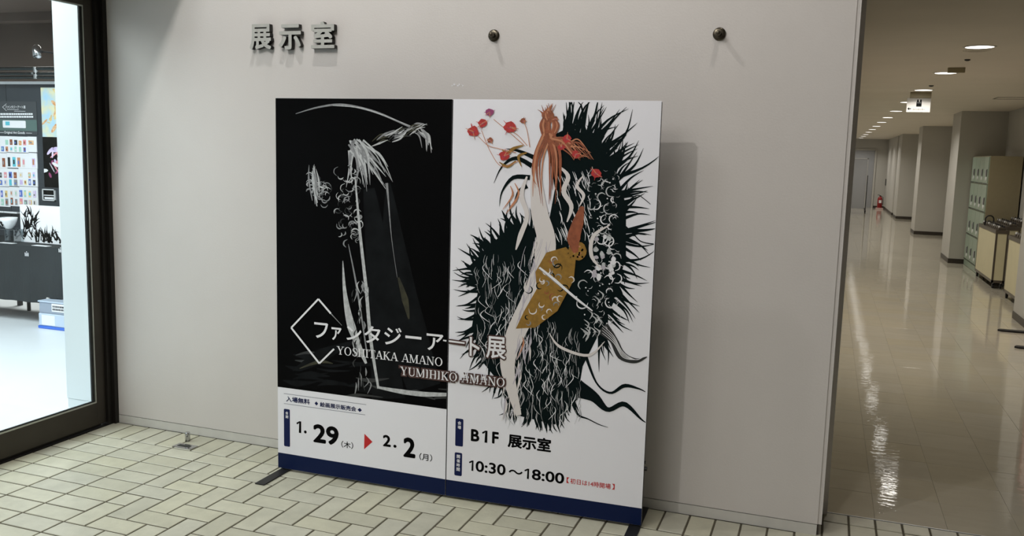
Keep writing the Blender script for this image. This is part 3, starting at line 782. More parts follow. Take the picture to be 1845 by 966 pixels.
# pale ribbons down the middle
B.stroke([(965, 300), (972, 380), (985, 440), (968, 520), (930, 600), (915, 660), (935, 748)], [14, 30, 34, 40, 34, 26, 10], M['pale'], 36)
B.stroke([(1008, 300), (1024, 318), (1016, 345), (1030, 372), (1022, 400)], [3, 8, 9, 8, 2], M['pale'], 22)
B.stroke([(1050, 318), (1040, 335), (1052, 352), (1044, 372)], [2, 6, 6, 1], M['pale'], 18)
B.stroke([(950, 318), (940, 352), (950, 388), (938, 425), (930, 450)], [3, 9, 8, 9, 2], M['pale'], 22)
for k in range(26):
    x = R2.uniform(940, 1000); y = R2.uniform(420, 540)
    B.stroke([(x, y), (x - 6, y + 20), (x - R2.uniform(12, 24), y + R2.uniform(36, 60))], [.4, 1.0, .4], M['lilac'], 8)
for k in range(70):
    t_ = R2.random(); x = 985 - 70 * t_ + R2.uniform(-16, 16); y = 400 + 330 * t_
    B.stroke([(x, y), (x + R2.uniform(-5, 3), y + 14), (x + R2.uniform(-10, 2), y + R2.uniform(24, 44))], [.3, R2.uniform(1, 5), .3], M[R2.choice(['pale', 'pale', 'lilac', 'rust2'] if k % 9 == 0 else ['pale', 'lilac'])], 6)
# ochre field with scrolls
B.poly([(985, 455), (1020, 445), (1038, 465), (1034, 505), (1005, 560), (965, 590), (930, 592), (945, 560), (968, 520), (965, 490)], M['ochre'])
for k in range(46):
    x = R2.uniform(950, 1030); y = R2.uniform(455, 585)
    if (x - 990) * .9 + (y - 520) * .9 > 40 or (x - 990) + (y - 520) < -55: continue
    r_ = R2.uniform(3, 8); s0 = R2.uniform(0, 6.3)
    B.stroke([(x + math.cos(s0 + q) * r_, y + math.sin(s0 + q) * r_) for q in (0, .9, 1.8, 2.7, 3.8)], [.5, 2.2, 2.4, 1.6, .4], M[R2.choice(['inkgreen', 'pale', 'rust', 'inkgreen', 'grayp'])], 12)
B.blob(1041, 452, 16, 17, M['ochre'], 18, .04)
for k in range(14): B.blob(1041 + R2.uniform(-11, 11), 452 + R2.uniform(-11, 11), 2, 2, M[R2.choice(['ink', 'rust2'])], 6)
B.stroke([(1100, 405), (1070, 425), (1066, 460), (1085, 486)], [1, 7, 7, 1], M['pale'], 22)
B.stroke([(1090, 615), (1060, 640), (1010, 625), (990, 600)], [1, 5, 5, 1], M['pale'], 18)
B.stroke([(972, 482), (1000, 505), (1035, 535), (1068, 560)], [4, 6, 5, 2], M['paper'], 12)
B.stroke([(972, 484), (1000, 508), (1035, 538), (1066, 562)], [.7, .9, .9, .7], M['dgray'], 12)
# rust coloured wavy strands
for k in range(60):
    x0 = 988 + R2.uniform(-10, 12); s_ = R2.choice((-1, 1)); a_ = R2.uniform(3, 8)
    if k < 26: pts = [(x0, 245), (x0 + a_ * s_, 225), (x0 - a_ * s_ * .5, 207), (x0 + R2.uniform(-12, 12), R2.uniform(186, 200))]
    elif k < 44: pts = [(x0, 240), (x0 + s_ * 13 - 2, 275), (x0 + s_ * 16 - 4, R2.uniform(300, 320)), (x0 + s_ * 14 - 3 + R2.uniform(-5, 5), R2.uniform(330, 372))]
    else: pts = [(x0 + 10, 250), (x0 + 30, 258 + R2.uniform(-10, 10)), (x0 + 48, 262 + R2.uniform(-16, 22)), (x0 + R2.uniform(55, 78), 262 + R2.uniform(-12, 28))]
    B.stroke(pts, [3.4, 3, 2.2, .5], M[R2.choice(['rust', 'rust', 'rust2'])], 16)
B.stroke([(1050, 372), (1042, 400), (1034, 430), (1038, 455)], [6, 20, 24, 8], M['rust'], 18)
for q in ([(918, 375), (935, 350), (928, 330)], [(912, 385), (930, 362), (936, 345)], [(906, 378), (924, 352), (920, 335)]): B.stroke(q, [.5, 3.5, 1], M['rust2'], 8)
for q in ([(943, 262), (925, 268), (915, 276), (905, 270)], [(930, 290), (915, 300), (900, 292)], [(950, 275), (935, 282), (940, 300)]): B.stroke(q, [2, 6, 5, 1], M['ochre'], 10)
# red blossoms on thin stems
for q in ([(945, 262), (920, 240), (890, 215)], [(930, 275), (900, 268), (880, 262), (862, 245)], [(950, 262), (935, 245), (922, 236)], [(935, 290), (905, 300), (885, 275), (868, 235)], [(955, 265), (950, 235), (945, 222)]):
    B.stroke(q, [1.2, 1, .9], M['rust2'], 14)
for (x, y, s_, m_) in ((883, 202, 7, 'plum'), (870, 222, 8, 'crim'), (853, 237, 10, 'crim'), (919, 229, 11, 'crim'), (909, 281, 9, 'crim'), (943, 218, 5, 'rust'), (884, 253, 5, 'rust'),
                       (1022, 250, 8, 'crim'), (1012, 265, 6, 'crim'), (1038, 278, 7, 'crim'), (1074, 312, 9, 'crim'), (1001, 214, 5, 'rust')):
    B.blob(x, y, s_, s_ * .95, M[m_], 14, .18, R2)
    for k in range(5):
        a_ = R2.uniform(0, 6.3); B.stroke([(x, y), (x + math.cos(a_) * s_ * .7, y + math.sin(a_) * s_ * .7), (x + math.cos(a_) * s_ * 1.5, y + math.sin(a_) * s_ * 1.5)], [2, 1.5, .4], M[m_ if k < 3 else 'rust2'], 4)
    B.stroke([(x - s_ * .4, y), (x, y + s_ * .3), (x + s_ * .4, y - s_ * .2)], [.5, 1.2, .5], M['plum'], 5)
# clip nothing below the picture's lower edge: hide overshoot under the white sheet's print limit
B.build('artwork', tR, label='abstract spiky black print with red blossoms, ochre and rust')

Z6 = (4.276, 800, 740)
bx = badge(WR, [(92, 58), (146, 277), (86, 270)], *Z6, M['navy2']); stack_text(WR, '会場', bx, .012, .0165, M['paper'])
bx = badge(WR, [(86, 320), (137, 505), (80, 497)], *Z6, M['navy2']); stack_text(WR, '開催時間', bx, .010, .0165, M['paper'])
tA(WR, 'B', *Z6, (207, 234), (272, 241), (209, 140), M['ink'], 0.035)
one(WR, Z6, (292, 243), (333, 248), (292, 150), M['ink'], .5)
tA(WR, 'F', *Z6, (370, 252), (420, 258), (370, 160), M['ink'], 0.035)
tA(WR, '展示室', *Z6, (490, 284), (824, 320), (494, 174), M['ink'], 0.034)
one(WR, Z6, (192, 460), (226, 465), (192, 380), M['ink'], .42)
tA(WR, '0:30', *Z6, (243, 469), (474, 500), (245, 384), M['ink'], 0.022)
tA(WR, '～', *Z6, (498, 482), (606, 496), (498, 450), M['ink'], 0.02)
one(WR, Z6, (618, 522), (654, 527), (618, 443), M['ink'], .42)
tA(WR, '8:00', *Z6, (676, 532), (925, 565), (678, 448), M['ink'], 0.022)
tA(WR, '【', *Z6, (944, 556), (966, 560), (944, 512), M['red'], 0.0)
tA(WR, '初日は14時開場', *Z6, (972, 564), (1284, 604), (972, 520), M['red'], 0.012)
tA(WR, '】', *Z6, (1292, 606), (1314, 610), (1292, 562), M['red'], 0.0)
WR.build('venue_and_hours', tR, label='black venue and hours, small red note', kind='stuff')

# ------------------------------------------------------------------ wall letters, pegs, doorstop
sg = empty('wall_sign', (-0.47, 0, 2.06), label='raised grey metal characters mounted on the upper wall', cat='sign')
for ch, x0, x1, z0, z1 in (('展', -0.722, -0.596, 2.056, 2.178), ('示', -0.552, -0.425, 2.052, 2.174), ('室', -0.368, -0.238, 2.056, 2.182)):
    vs, fs, nz = text_verts(ch, 0.0, 0.5)
    g_ = .026; xa, xb = min(v.x for v in vs) - g_, max(v.x for v in vs) + g_; ya, yb = min(v.y for v in vs) - g_, max(v.y for v in vs) + g_
    mb = MB()
    for kk in range(8):
        dx, dy = g_ * math.cos(kk * math.pi / 4), g_ * math.sin(kk * math.pi / 4)
        if kk % 2: dx *= 1.3; dy *= 1.3
        mb.add([(x0 + (v.x + dx - xa) / (xb - xa) * (x1 - x0) + 0.47, -0.004 - (v.z + 0.5) * (0.026 + kk * .00002), z0 + (v.y + dy - ya) / (yb - ya) * (z1 - z0) - 2.06) for v in vs], fs)
    mb.mi = [0 if n > .5 else 1 for n in nz] * 8
    mb.box((x0 + x1) / 2 + .47 - .004, (x0 + x1) / 2 + .47 + .004, -.006, 0, .05, .058, 1)
    mb.build('character', [M['lettermetal'], M['letterside']], sg)

def peg(x, z, label):
    t = empty('wall_peg', (x, 0, z), label=label, cat='wall peg', group='brass wall pegs')
    fix(MB().lathe((0, 0, 0), (0, -1, 0), [(0, 0), (.026, 0), (.027, .003), (.026, .006), (.021, .009), (.012, .0095), (0, .0095)]).build('rosette', M['brass'], t))
    fix(MB().lathe((0, 0, 0), (0, -1, 0), [(.010, .009), (.010, .042), (.0085, .045), (.004, .046), (0, .046)]).build('pin', M['brass'], t))
peg(0.572, 2.104, 'round aged brass peg on the wall above the banner')
peg(1.574, 2.092, 'round aged brass peg on the wall right of the banner')
# glue residue on the wall
o = MB()
for k in range(7): o.box(.368 + k * .009, .372 + k * .009 + .003 * (k % 2), -.0012, 0, 1.878 + .004 * ((k * 7) % 3), 1.884 + .003 * ((k * 5) % 3))
o.build('glue_residue', M['paper'], None, label='small white glue marks on the wall above the banner', cat='mark')

ds = empty('door_stop', (-1.091, -0.103, 0), label='short steel cylinder door stop on the tiles by the wall', cat='door stop')
fix(MB().lathe((0, 0, 0), (0, 0, 1), [(0, 0), (.0135, 0), (.0135, .046), (.012, .049), (0, .049)]).build('post', M['chrome'], ds))
fp = empty('floor_plate', (-1.045, -0.178, 0.0008), label='small steel floor plate in front of the door stop', cat='floor plate')
MB().box(-.06, .06, -.03, .03, 0, .0025, bev=.0008).build('plate', M['chrome'], fp)
MB().box(-.042, .032, -.013, .013, .0026, .0034).build('slot', M['slot'], fp, label='dark recessed slot')

# ------------------------------------------------------------------ exhibition goods
YB = 2.40
def b_at(px, py, y=YB): return on_y(px, py, y)
bd = empty('backdrop', (-5.3, YB, 0), label='black backdrop wall with white top edge behind the table', cat='backdrop')
def rel(o, t): o.matrix_parent_inverse = Matrix.Translation(-Vector(t.location)); return o
for x in (-7.2, -6.2, -5.2, -4.2):
    rel(MB().box(x, x + .994, YB, YB + .03, .3, 2.085).build('panel', M['blackpanel'], bd), bd)
rel(MB().box(-7.2, -3.2, YB - .004, YB + .034, 2.085, 2.11).build('top_rail', M['white'], bd, label='white top rail'), bd)
for x in (-7.1, -5.2, -3.3): rel(MB().box(x - .02, x + .02, YB + .03, YB + .06, -.004, 2.1).build('leg', M['matblack'], bd), bd)

def card(name, x0, x1, z0, z1, m_, y=YB, th=.006):
    return MB().box(x0, x1, y - th, y - .0005, z0, z1)
# header sheet
u0 = b_at(-50, 183); u1 = b_at(66, 185); u2 = b_at(68, 243)
hs = empty('info_sheet', (u1.x - .3, YB, u2.z), label='dark header sheet with white title above the goods cards', cat='poster')
rel(card('sheet', u1.x - .55, u1.x, u2.z, u1.z + .01, None).build('sheet', M['hdr'], hs), hs)
y_ = YB - .0065
gm = b_at(0, 215).z; gl_ = b_at(0, 235).z
rel(MB().box(u1.x - .55, u1.x, y_ - .001, y_, gl_, gm).build('band', M['gsheet'], hs, label='grey green band'), hs)
a_, b_ = b_at(6, 217), b_at(48, 231)
rel(MB().add([(p[0], y_ - .0016, p[1]) for p in rrect(None, a_.x, b_.x, b_.z, a_.z, .008)], [list(range(24))]).build('white_label', M['paper'], hs), hs)
a_, b_ = b_at(11, 219), b_at(19, 226)
rel(MB().box(a_.x, b_.x, y_ - .0022, y_ - .0017, b_.z, a_.z).build('cyan_square', M['cyan'], hs), hs)
tb = MB(); fnb = lambda u, z: (u, y_ - .0015, z)
def bt(body, x0, y0, x1, y1, off=.01):
    p, q = b_at(x0, y1), b_at(x1, y0); fit_text(tb, body, p.x, q.x, p.z, q.z, fnb, 0, off)
bt('ファンタジーアート展', 11, 190.5, 47, 195.5); bt('Original Art Goods', 9, 237, 46, 242)
for (xa, ya, xb, yb, h) in ((14, 197, 35, 197.6, .0), (27, 200, 47, 200.6, 0), (-8, 238.6, 8, 239, 0), (48, 239.8, 59, 240.2, 0)):
    p, q = b_at(xa, yb), b_at(xb, ya); tb.add([fnb(p.x, p.z), fnb(q.x, p.z), fnb(q.x, p.z + .003), fnb(p.x, p.z + .003)], [(0, 1, 2, 3)])
for row, (xa, xb, yy) in enumerate(((-10, 60, 205.5), (-10, 61, 210.5))):
    x = xa
    while x < xb:
        w_ = random.uniform(2.5, 5); p, q = b_at(x, yy + 1.6), b_at(min(x + w_, xb), yy - 1.4)
        tb.add([fnb(p.x, p.z), fnb(q.x, p.z), fnb(q.x, q.z), fnb(p.x, q.z)], [(0, 1, 2, 3)]); x += w_ + .7
for q_ in ((13, 187, 6, 193), (6, 193, 13, 200)):
    a_, b_ = b_at(q_[0], q_[1]), b_at(q_[2], q_[3])
    tb.add([fnb(a_.x - .003, a_.z), fnb(a_.x + .003, a_.z), fnb(b_.x + .003, b_.z), fnb(b_.x - .003, b_.z)], [(0, 1, 2, 3)])
rel(tb.build('lettering', M['paper'], hs, label='white lettering', kind='stuff'), hs)

# goods cards, four rows
rows = [(246.5, 274, [(-60, -22), (-21, 51), (52, 66.5)]), (276, 302, [(-60, -20), (-19, 13), (14.5, 67.5)]), (304.5, 335, [(-60, -10), (-9, 34.5), (36, 68)]), (337.5, 371, [(-60, -14), (-13, 18), (19.5, 69)])]
rc = random.Random(21)
pal = ['pinkp', 'orange', 'mint', 'bluep', 'rust2', 'yel', 'grayp', 'cyan', 'vio', 'rust', 'dgray', 'pale']
words = ['top row', 'second row', 'third row', 'bottom row']; side = ['far left', 'left', 'right end']
for ri, (ya, yb, cols) in enumerate(rows):
    for ci, (xa, xb) in enumerate(cols):
        p, q = b_at(xa, yb), b_at(xb, ya)
        t = empty('goods_card', ((p.x + q.x) / 2, YB, p.z), label='white card of small colourful prints, %s, %s of the backdrop grid' % (words[ri], side[ci]), cat='display card', group='white goods cards on the backdrop')
        rel(card('card', p.x, q.x, p.z, q.z, None, th=.008).build('card', M['paper'], t), t)
        pr = MB(); ms = []
        n = max(1, int((q.x - p.x) / .055)); cw = (q.x - p.x - .012) / n
        for k in range(n):
            for lv in range(2 if ri != 1 else 1):
                hh = (q.z - p.z - .03) / (2 if ri != 1 else 1)
                x0 = p.x + .010 + k * cw; z0 = p.z + .012 + lv * hh
                if rc.random() < .12: continue
                m1 = M[rc.choice(pal)]; m2 = M[rc.choice(pal)]
                for m_ in (m1, m2):
                    if m_ not in ms: ms.append(m_)
                pr.box(x0, x0 + cw * rc.uniform(.5, .72), YB - .0088, YB - .008, z0, z0 + hh * rc.uniform(.65, .85), ms.index(m1))
                pr.box(x0 + cw * .12, x0 + cw * rc.uniform(.3, .5), YB - .0094, YB - .0088, z0 + hh * .2, z0 + hh * rc.uniform(.4, .65), ms.index(m2))
        if ms: rel(pr.build('print', ms, t, kind='stuff'), t)

def poster_flat(name, x0, y0, x1, y1, label, base, fill, seed, cat='poster', y=YB):
    p, q = on_y(x0, y1, y), on_y(x1, y0, y); t = empty(name, ((p.x + q.x) / 2, y, p.z), label=label, cat=cat)
    rel(MB().box(p.x, q.x, y - .008, y - .0005, p.z, q.z).build('sheet', base, t), t)
    rr = random.Random(seed); mb = MB(); ms = []
    for k in range(46):
        m_ = M[rr.choice(fill)]
        if m_ not in ms: ms.append(m_)
        cx = rr.gauss((p.x + q.x) / 2 + .02, (q.x - p.x) * .24); cz = rr.gauss((p.z + q.z) / 2 - .03, (q.z - p.z) * .2)
        a_ = rr.uniform(0, 3.14); rx = rr.uniform(.015, .06); ry = rr.uniform(.005, .02)
        pts = [(cx + math.cos(t_ * .785) * rx * math.cos(a_) - math.sin(t_ * .785) * ry * math.sin(a_), cz + math.cos(t_ * .785) * rx * math.sin(a_) + math.sin(t_ * .785) * ry * math.cos(a_)) for t_ in range(8)]
        pts = [(min(max(u, p.x + .003), q.x - .003), min(max(v, p.z + .003), q.z - .003)) for u, v in pts]
        mb.add([(u, y - .0083 - k * .00004, v) for u, v in pts], [list(range(8))], ms.index(m_))
    rel(mb.build('print', ms, t, kind='stuff'), t)
    return t
poster_flat('art_poster', 78, 158, 140, 246.5, 'pale blue and yellow poster at the top of the backdrop', M['sky'], ['yel', 'orange', 'pale', 'yel'], 4)
poster_flat('art_poster', 81.5, 249, 142, 337, 'dark poster with violet and white blossoms under the yellow poster', M['ink'], ['vio', 'vio', 'paper', 'plum', 'pinkp', 'lilac'], 9)
p, q = b_at(79, 361), b_at(100.5, 341.5)
t = empty('small_frame', ((p.x + q.x) / 2, YB, p.z), label='small black and white framed print under the violet poster', cat='picture frame')
fm = MB()
for (a0, a1, c0, c1) in ((p.x, q.x, q.z - .008, q.z), (p.x, q.x, p.z, p.z + .008), (p.x, p.x + .008, p.z, q.z), (q.x - .008, q.x, p.z, q.z)): fm.box(a0, a1, YB - .016, YB - .0005, c0, c1)
rel(fm.build('frame', M['white'], t), t)
rel(MB().box(p.x + .008, q.x - .008, YB - .008, YB - .0006, p.z + .008, q.z - .008).build('picture', M['ink'], t), t)
zc = (p.z + q.z) / 2
rel(MB().box(p.x + .012, q.x - .012, YB - .0095, YB - .0082, zc - .008, zc).box(p.x + .02, q.x - .02, YB - .0095, YB - .0082, zc - .04, zc - .02).build('print', M['paper'], t), t)

# table with cloth
TY = 1.86
tb_ = empty('display_table', (-5.0, TY + .25, 0), label='long table under a black cloth behind the glass door', cat='table')
zt = 0.675
cl = MB()
n = 120; x0, x1 = -6.8, -3.3
def fold(x, k): return TY - .012 * k * (math.sin(x * 21) * .5 + math.sin(x * 47 + 1) * .3)
vs = []; 
for i in range(n + 1):
    x = x0 + (x1 - x0) * i / n
    hz = .242 if x > -4.21 else .185
    vs += [(x, TY + .50, zt), (x, TY, zt), (x, fold(x, .6) - .01, zt * .6), (x, fold(x, 1.3) - .016, hz)]
cl.add(vs, [(4 * i + k, 4 * i + 4 + k, 4 * i + 5 + k, 4 * i + 1 + k) for i in range(n) for k in range(3)], 0, False)
e = [(x1, TY, zt), (x1, TY + .50, zt), (x1, TY + .50, .19), (x1, TY, .185)]
cl.add(e, [(0, 1, 2, 3)])
rel(cl.build('tablecloth', M['cloth'], tb_), tb_)
rel(MB().box(x0 + .02, x1 - .02, TY + .01, TY + .5, zt - .03, zt - .004).build('table_top', M['matblack'], tb_), tb_)
for lx in (-6.6, -4.9, -3.45):
    for ly in (TY + .08, TY + .42): rel(MB().cyl((lx, ly, -.004), (lx, ly, zt - .03), .016).build('leg', M['matblack'], tb_), tb_)
def mark(cx, cz):
    mb = MB()
    for k, dx in enumerate((-.016, 0, .016)): mb.box(cx + dx - .004, cx + dx + .004, TY - .0155, TY - .0145, cz - .018, cz + (.012 if k != 1 else .009))
    mb.box(cx - .004, cx + .004, TY - .0155, TY - .0145, cz + .015, cz + .023)
    mb.box(cx - .022, cx - .012, TY - .0155, TY - .0145, cz + .008, cz + .012)
    rel(mb.build('cloth_emblem', M['paper'], tb_, label='small white three-bar emblem'), tb_)
for px, py in ((48, 458), (109, 451)):
    p = on_y(px, py, TY - .015); mark(p.x, p.z)

# canvas, cup and stand, leaflets on the table
p, q = on_y(38, 430, 2.05), on_y(114, 373, 2.05)
t = empty('canvas_print', ((p.x + q.x) / 2, 2.05, zt), label='white canvas with black ink branches leaning on the black table', cat='canvas')
o = MB().box(p.x, q.x, 2.05, 2.07, zt + .001, q.z, bev=.002).build('canvas', M['paper'], t); rel(o, t)
rr = random.Random(2); mb = MB()
def cst(pts, wd, lay):
    for k in range(len(pts) - 1):
        a_ = Vector((pts[k][0], 0, pts[k][1])); b_ = Vector((pts[k + 1][0], 0, pts[k + 1][1])); d_ = (b_ - a_)
        if d_.length < 1e-5: continue
        nn = Vector((-d_.z, 0, d_.x)).normalized()
        w0 = wd * (1 - k / (len(pts) - 1)); w1 = wd * (1 - (k + 1) / (len(pts) - 1))
        mb.add([(v.x, 2.0497 - lay * .00003, v.z) for v in (a_ + nn * w0, a_ - nn * w0, b_ - nn * w1, b_ + nn * w1)], [(0, 1, 2, 3)])
W_ = q.x - p.x; H_ = q.z - zt
for k in range(70):
    if k < 38: bx_, bz = p.x + W_ * rr.uniform(.06, .36), zt + H_ * rr.uniform(.02, .75); 
    else: bx_, bz = p.x + W_ * rr.uniform(.32, .93), zt + H_ * rr.uniform(.02, .25)
    pts = [(bx_, bz)]
    a_ = rr.uniform(.7, 2.4)
    for s_ in range(4):
        a_ += rr.uniform(-.5, .5); bx_ += math.cos(a_) * W_ * .045; bz += math.sin(a_) * H_ * .08
        pts.append((min(max(bx_, p.x + .01), q.x - .01), min(bz, q.z - .008)))
    cst(pts, rr.uniform(.005, .016), k)
rel(mb.build('print', M['ink'], t, label='black ink branches', kind='stuff'), t)
t = empty('acrylic_riser', (-4.83, 2.0, zt), label='clear acrylic riser under the white cup', cat='riser')
za = on_y(0, 411, 2.0).z
rel(MB().box(-4.98, -4.66, 1.95, 2.07, za - .005, za).build('shelf', M['acrylic'], t), t)
for x in (-4.98, -4.77, -4.665): rel(MB().box(x, x + .005, 1.95, 2.07, zt + .0008, za - .005).build('leg', M['acrylic'], t), t)
t = empty('cup', (-4.775, 2.0, za), label='white cup with black print and handle on the riser', cat='cup')
fix(rel(MB().lathe((-4.775, 2.0, za), (0, 0, 1), [(0, 0), (.028, 0), (.03, .006), (.05, .03), (.068, .07), (.074, .10), (.071, .10), (.064, .07), (.046, .032), (0, .01)], 28).build('bowl', M['white'], t), t))
rel(MB().tube([(-4.775 - .055 - .045 * math.sin(a_), 2.0, za + .055 - .036 * math.cos(a_)) for a_ in [math.pi * k / 10 for k in range(11)]], .008).build('handle', M['white'], t), t)
pm = MB()
for k in range(9):
    a_ = -1.9 + rr.uniform(-.35, .3); h = .03 + .05 * rr.random(); r_ = .052 + (h - .03) * .48
    c_ = Vector((-4.775 + math.cos(a_) * r_, 2.0 + math.sin(a_) * r_, za + h))
    pm.cyl(c_, c_ + Vector((math.cos(a_), math.sin(a_), -.3)) * .003, .007 + .006 * rr.random(), n=8)
rel(pm.build('print', M['ink'], t, label='black ink motif'), t)
for i, (px, py, wx, lb) in enumerate(((8, 433.5, .10, 'white leaflet lying on the table below the riser, left one'), (21, 434.5, .05, 'small white slip on the table below the riser, right one'), (74, 440, .17, 'white leaflet on the table edge in front of the canvas'))):
    c_ = on_y(px, py, 1.90)
    o = MB().box(-wx / 2, wx / 2, -.028, .028, 0, .002).build('leaflet', M['paper'], None, label=lb, cat='leaflet'); o.location = (c_.x, 1.905, zt + .001)
# shelf of small cards beneath the grid
p, q = b_at(-20, 380), b_at(49, 375)
t = empty('card_ledge', ((p.x + q.x) / 2, YB, p.z), label='narrow dark ledge with white cards under the goods grid', cat='shelf')
rel(MB().box(p.x - .1, q.x, YB - .05, YB - .0005, p.z - .012, p.z - .004).build('ledge', M['slot'], t), t)
for (xa, xb) in ((0, 14), (15, 38)):
    a_, b_ = b_at(xa, 377), b_at(xb, 377); rel(MB().box(a_.x, b_.x, YB - .048, YB - .01, p.z - .004, p.z + .008).build('card', M['paper'], t, label='white card'), t)

# storage boxes (two stacked)
bx0, bx1 = -4.18, -3.66
t = empty('storage_box', (-3.92, 1.90, 0), label='clear storage box with blue base on the white floor', cat='storage box')
rel(MB().box(bx0 - .005, bx1 + .005, 1.735, 2.1, -.003, .02, bev=.004).build('base_lid', M['blue'], t, label='blue plastic base'), t)
rel(MB().box(bx0, bx1, 1.74, 2.09, .021, .128, bev=.008).build('body', M['clearbox'], t), t)
rel(MB().box(bx0 + .035, bx0 + .18, 1.7385, 1.7399, .03, .115).build('content', M['white'], t, label='white contents showing through'), t)
t = empty('storage_box', (-3.92, 1.90, .1285), label='grey clear storage box with white label, stacked on the blue based box', cat='storage box')
rel(MB().box(bx0 + .004, bx1 - .004, 1.746, 2.085, .129, .222, bev=.008).build('body', M['clearbox2'], t), t)
rel(MB().box(bx0 - .003, bx1 + .003, 1.739, 2.09, .2225, .235, bev=.003).build('lid', M['clearbox'], t), t)
p = on_y(92, 546, 1.739)
lb = MB().box(p.x, p.x + .20, 1.7425, 1.7455, .150, .218, 0)
for zz in (.162, .186):
    x = p.x + .01
    while x < p.x + .18:
        w_ = rr.uniform(.008, .016); lb.box(x, x + w_, 1.7418, 1.7424, zz, zz + .016, 1); x += w_ + .004
rel(lb.build('paper_label', [M['paper'], M['dgray']], t, label='white paper label'), t)

# pipe rail and spotlight over the backdrop
t = empty('pipe_rail', (-5.0, 2.25, 2.12), label='dark chrome double pipe rail running above the backdrop', cat='rail')
for z, r_ in ((2.210, .016), (2.165, .014), (2.132, .014)): fix(rel(MB().cyl((-7.2, 2.25, z), (-3.2, 2.25, z), r_, n=16).build('pipe', M['pipe'], t), t))
for x in (-4.66, -5.5): 
    rel(MB().cyl((x, 2.25, 2.12), (x, 2.25, 2.222), .022, n=16).cyl((x, 2.23, 2.165), (x, 2.21, 2.165), .012).build('coupling', M['chrome'], t, label='bright chrome coupling'), t)
for x in (-7.0, -3.26): rel(MB().cyl((x, 2.25, -.004), (x, 2.25, 2.22), .018, n=12).build('upright', M['pipe'], t), t)
sp = on_y(68, 93, 2.15)
t = empty('spotlight', sp, label='silver can spotlight on a thin arm above the backdrop', cat='spotlight')
fix(MB().lathe((-.01, 0, .025), (.35, -.25, -1), [(0, -.03), (.022, -.028), (.034, -.012), (.036, .01), (.036, .075), (.032, .077), (.030, .06), (0, .055)]).build('can', M['chrome'], t))
MB().tube([(0.03, 0, .0), (.09, .005, -.004), (.5, .01, -.045), (.54, .10, 2.234 - sp.z)], .006).build('arm', M['matblack'], t)
MB().box(.02, .05, -.01, .015, -.012, .012, bev=.003).build('bracket', M['matblack'], t)

# ------------------------------------------------------------------ corridor
CX0, CX1, CW = 2.05, 3.98, 4.65
HC = 2.45
cf = struct('floor', MB().box(CX0, CW + .1, 0.284, 31, -0.1, -0.0022), M['vjoint'], 'polished beige vinyl tile floor of the corridor')
far = MB()
T = 0.2965
rv = random.Random(8)
ny = int(31 / T) + 1
for jj in range(ny):
    ya = 0.286 if jj == 0 else .612 + (jj - 1) * T; yb = .612 + jj * T
    if yb > 31: break
    for ii in range(9):
        xa = 2.0465 + ii * T; xb = xa + T
        if ii == 0: xa = CX0
        if xa > 4.70: continue
        xb = min(xb, 4.74)
        if yb < 8.6:
            o = bpy.data.objects.new('tile', tile_mesh(xb - xa - .0008, yb - ya - .0008, M['vinyl'], .002, .0006)); C.objects.link(o); o.parent = cf
            o.location = ((xa + xb) / 2, (ya + yb) / 2, 0); o.rotation_euler = (rv.gauss(0, .0012), rv.gauss(0, .0012), 0)
        else:
            tx, ty = rv.gauss(0, .0012), rv.gauss(0, .0012); cx, cy = (xa + xb) / 2, (ya + yb) / 2
            n_ = [(x_, y_2, (x_ - cx) * tx + (y_2 - cy) * ty) for x_, y_2 in ((xa + .0004, ya + .0004), (xb - .0004, ya + .0004), (xb - .0004, yb - .0004), (xa + .0004, yb - .0004))]
            far.add(n_, [(0, 1, 2, 3)])
far.build('tile', M['vinyl'], cf, kind='stuff')
struct('trim_9', MB().box(2.13, 4.9, 0.2815, 0.2862, -.003, 0.0012), M['alu'], 'thin metal threshold strip between tiles and vinyl')
struct('ceiling', MB().box(CX0 - .1, CW + .2, 0.30, 31, HC, HC + .1), M['ceil'], 'low beige corridor ceiling')
struct('wall_corridor_left', MB().box(CX0 - .1, CX0, 0.30, 31, 0, HC), M['corwall'], 'left corridor wall')
struct('wall_corridor_right', MB().box(CW, CW + .15, 0.30, 31, 0, HC), M['corwall'], 'right corridor wall behind the pillars')
struct('wall_corridor_end', MB().box(CX0, CW, 30.4, 30.6, 0, HC), M['corwall'], 'end wall of the corridor')
struct('trim_10', MB().box(CX0, CX0 + .006, 30.38, 30.399, 0, 2.06).box(3.56, 3.62, 30.36, 30.4, 0, 2.06).box(2.1, 3.62, 30.36, 30.4, 2.04, 2.09), M['corwall'], 'frame of the end door')
struct('door_3', MB().box(2.1, 3.555, 30.385, 30.399, 0.0, 2.04), M['boardgrey'], 'grey door in the end wall of the corridor')
struct('baseboard_end', MB().box(3.63, 3.98, 30.385, 30.399, 0, .07), M['corbase'], 'dark skirting on the end wall')
for k, (ya, yb, lb) in enumerate(((5.75, 6.6, 'nearest'), (12.015, 13.0, 'second'), (18.18, 19.05, 'third'))):
    struct('wall_pillar_%s' % lb, MB().box(CX1, CW, ya, yb, 0.075, HC), M['corwall'], '%s square pillar on the right side of the corridor' % lb)
    struct('baseboard_pillar_%s' % lb, MB().box(CX1 - .006, CW, ya - .006, yb + .006, 0, .075), M['corbase'], 'dark skirting round the %s pillar' % lb)
struct('wall_bay', MB().box(CX1, CW, 24.08, 25.3, .075, HC).box(CX1 + .05, CW, 25.3, 25.9, .075, HC).box(CX1, CW, 25.9, 30.4, .075, HC), M['corwall'], 'wall running from the fourth pillar to the corridor end')
struct('baseboard_bay', MB().box(CX1 - .006, CW, 24.074, 25.306, 0, .075).box(CX1 + .044, CW, 25.306, 25.9, 0, .075).box(CX1 - .006, CW, 25.9, 30.38, 0, .075), M['corbase'], 'dark skirting of the far right wall')
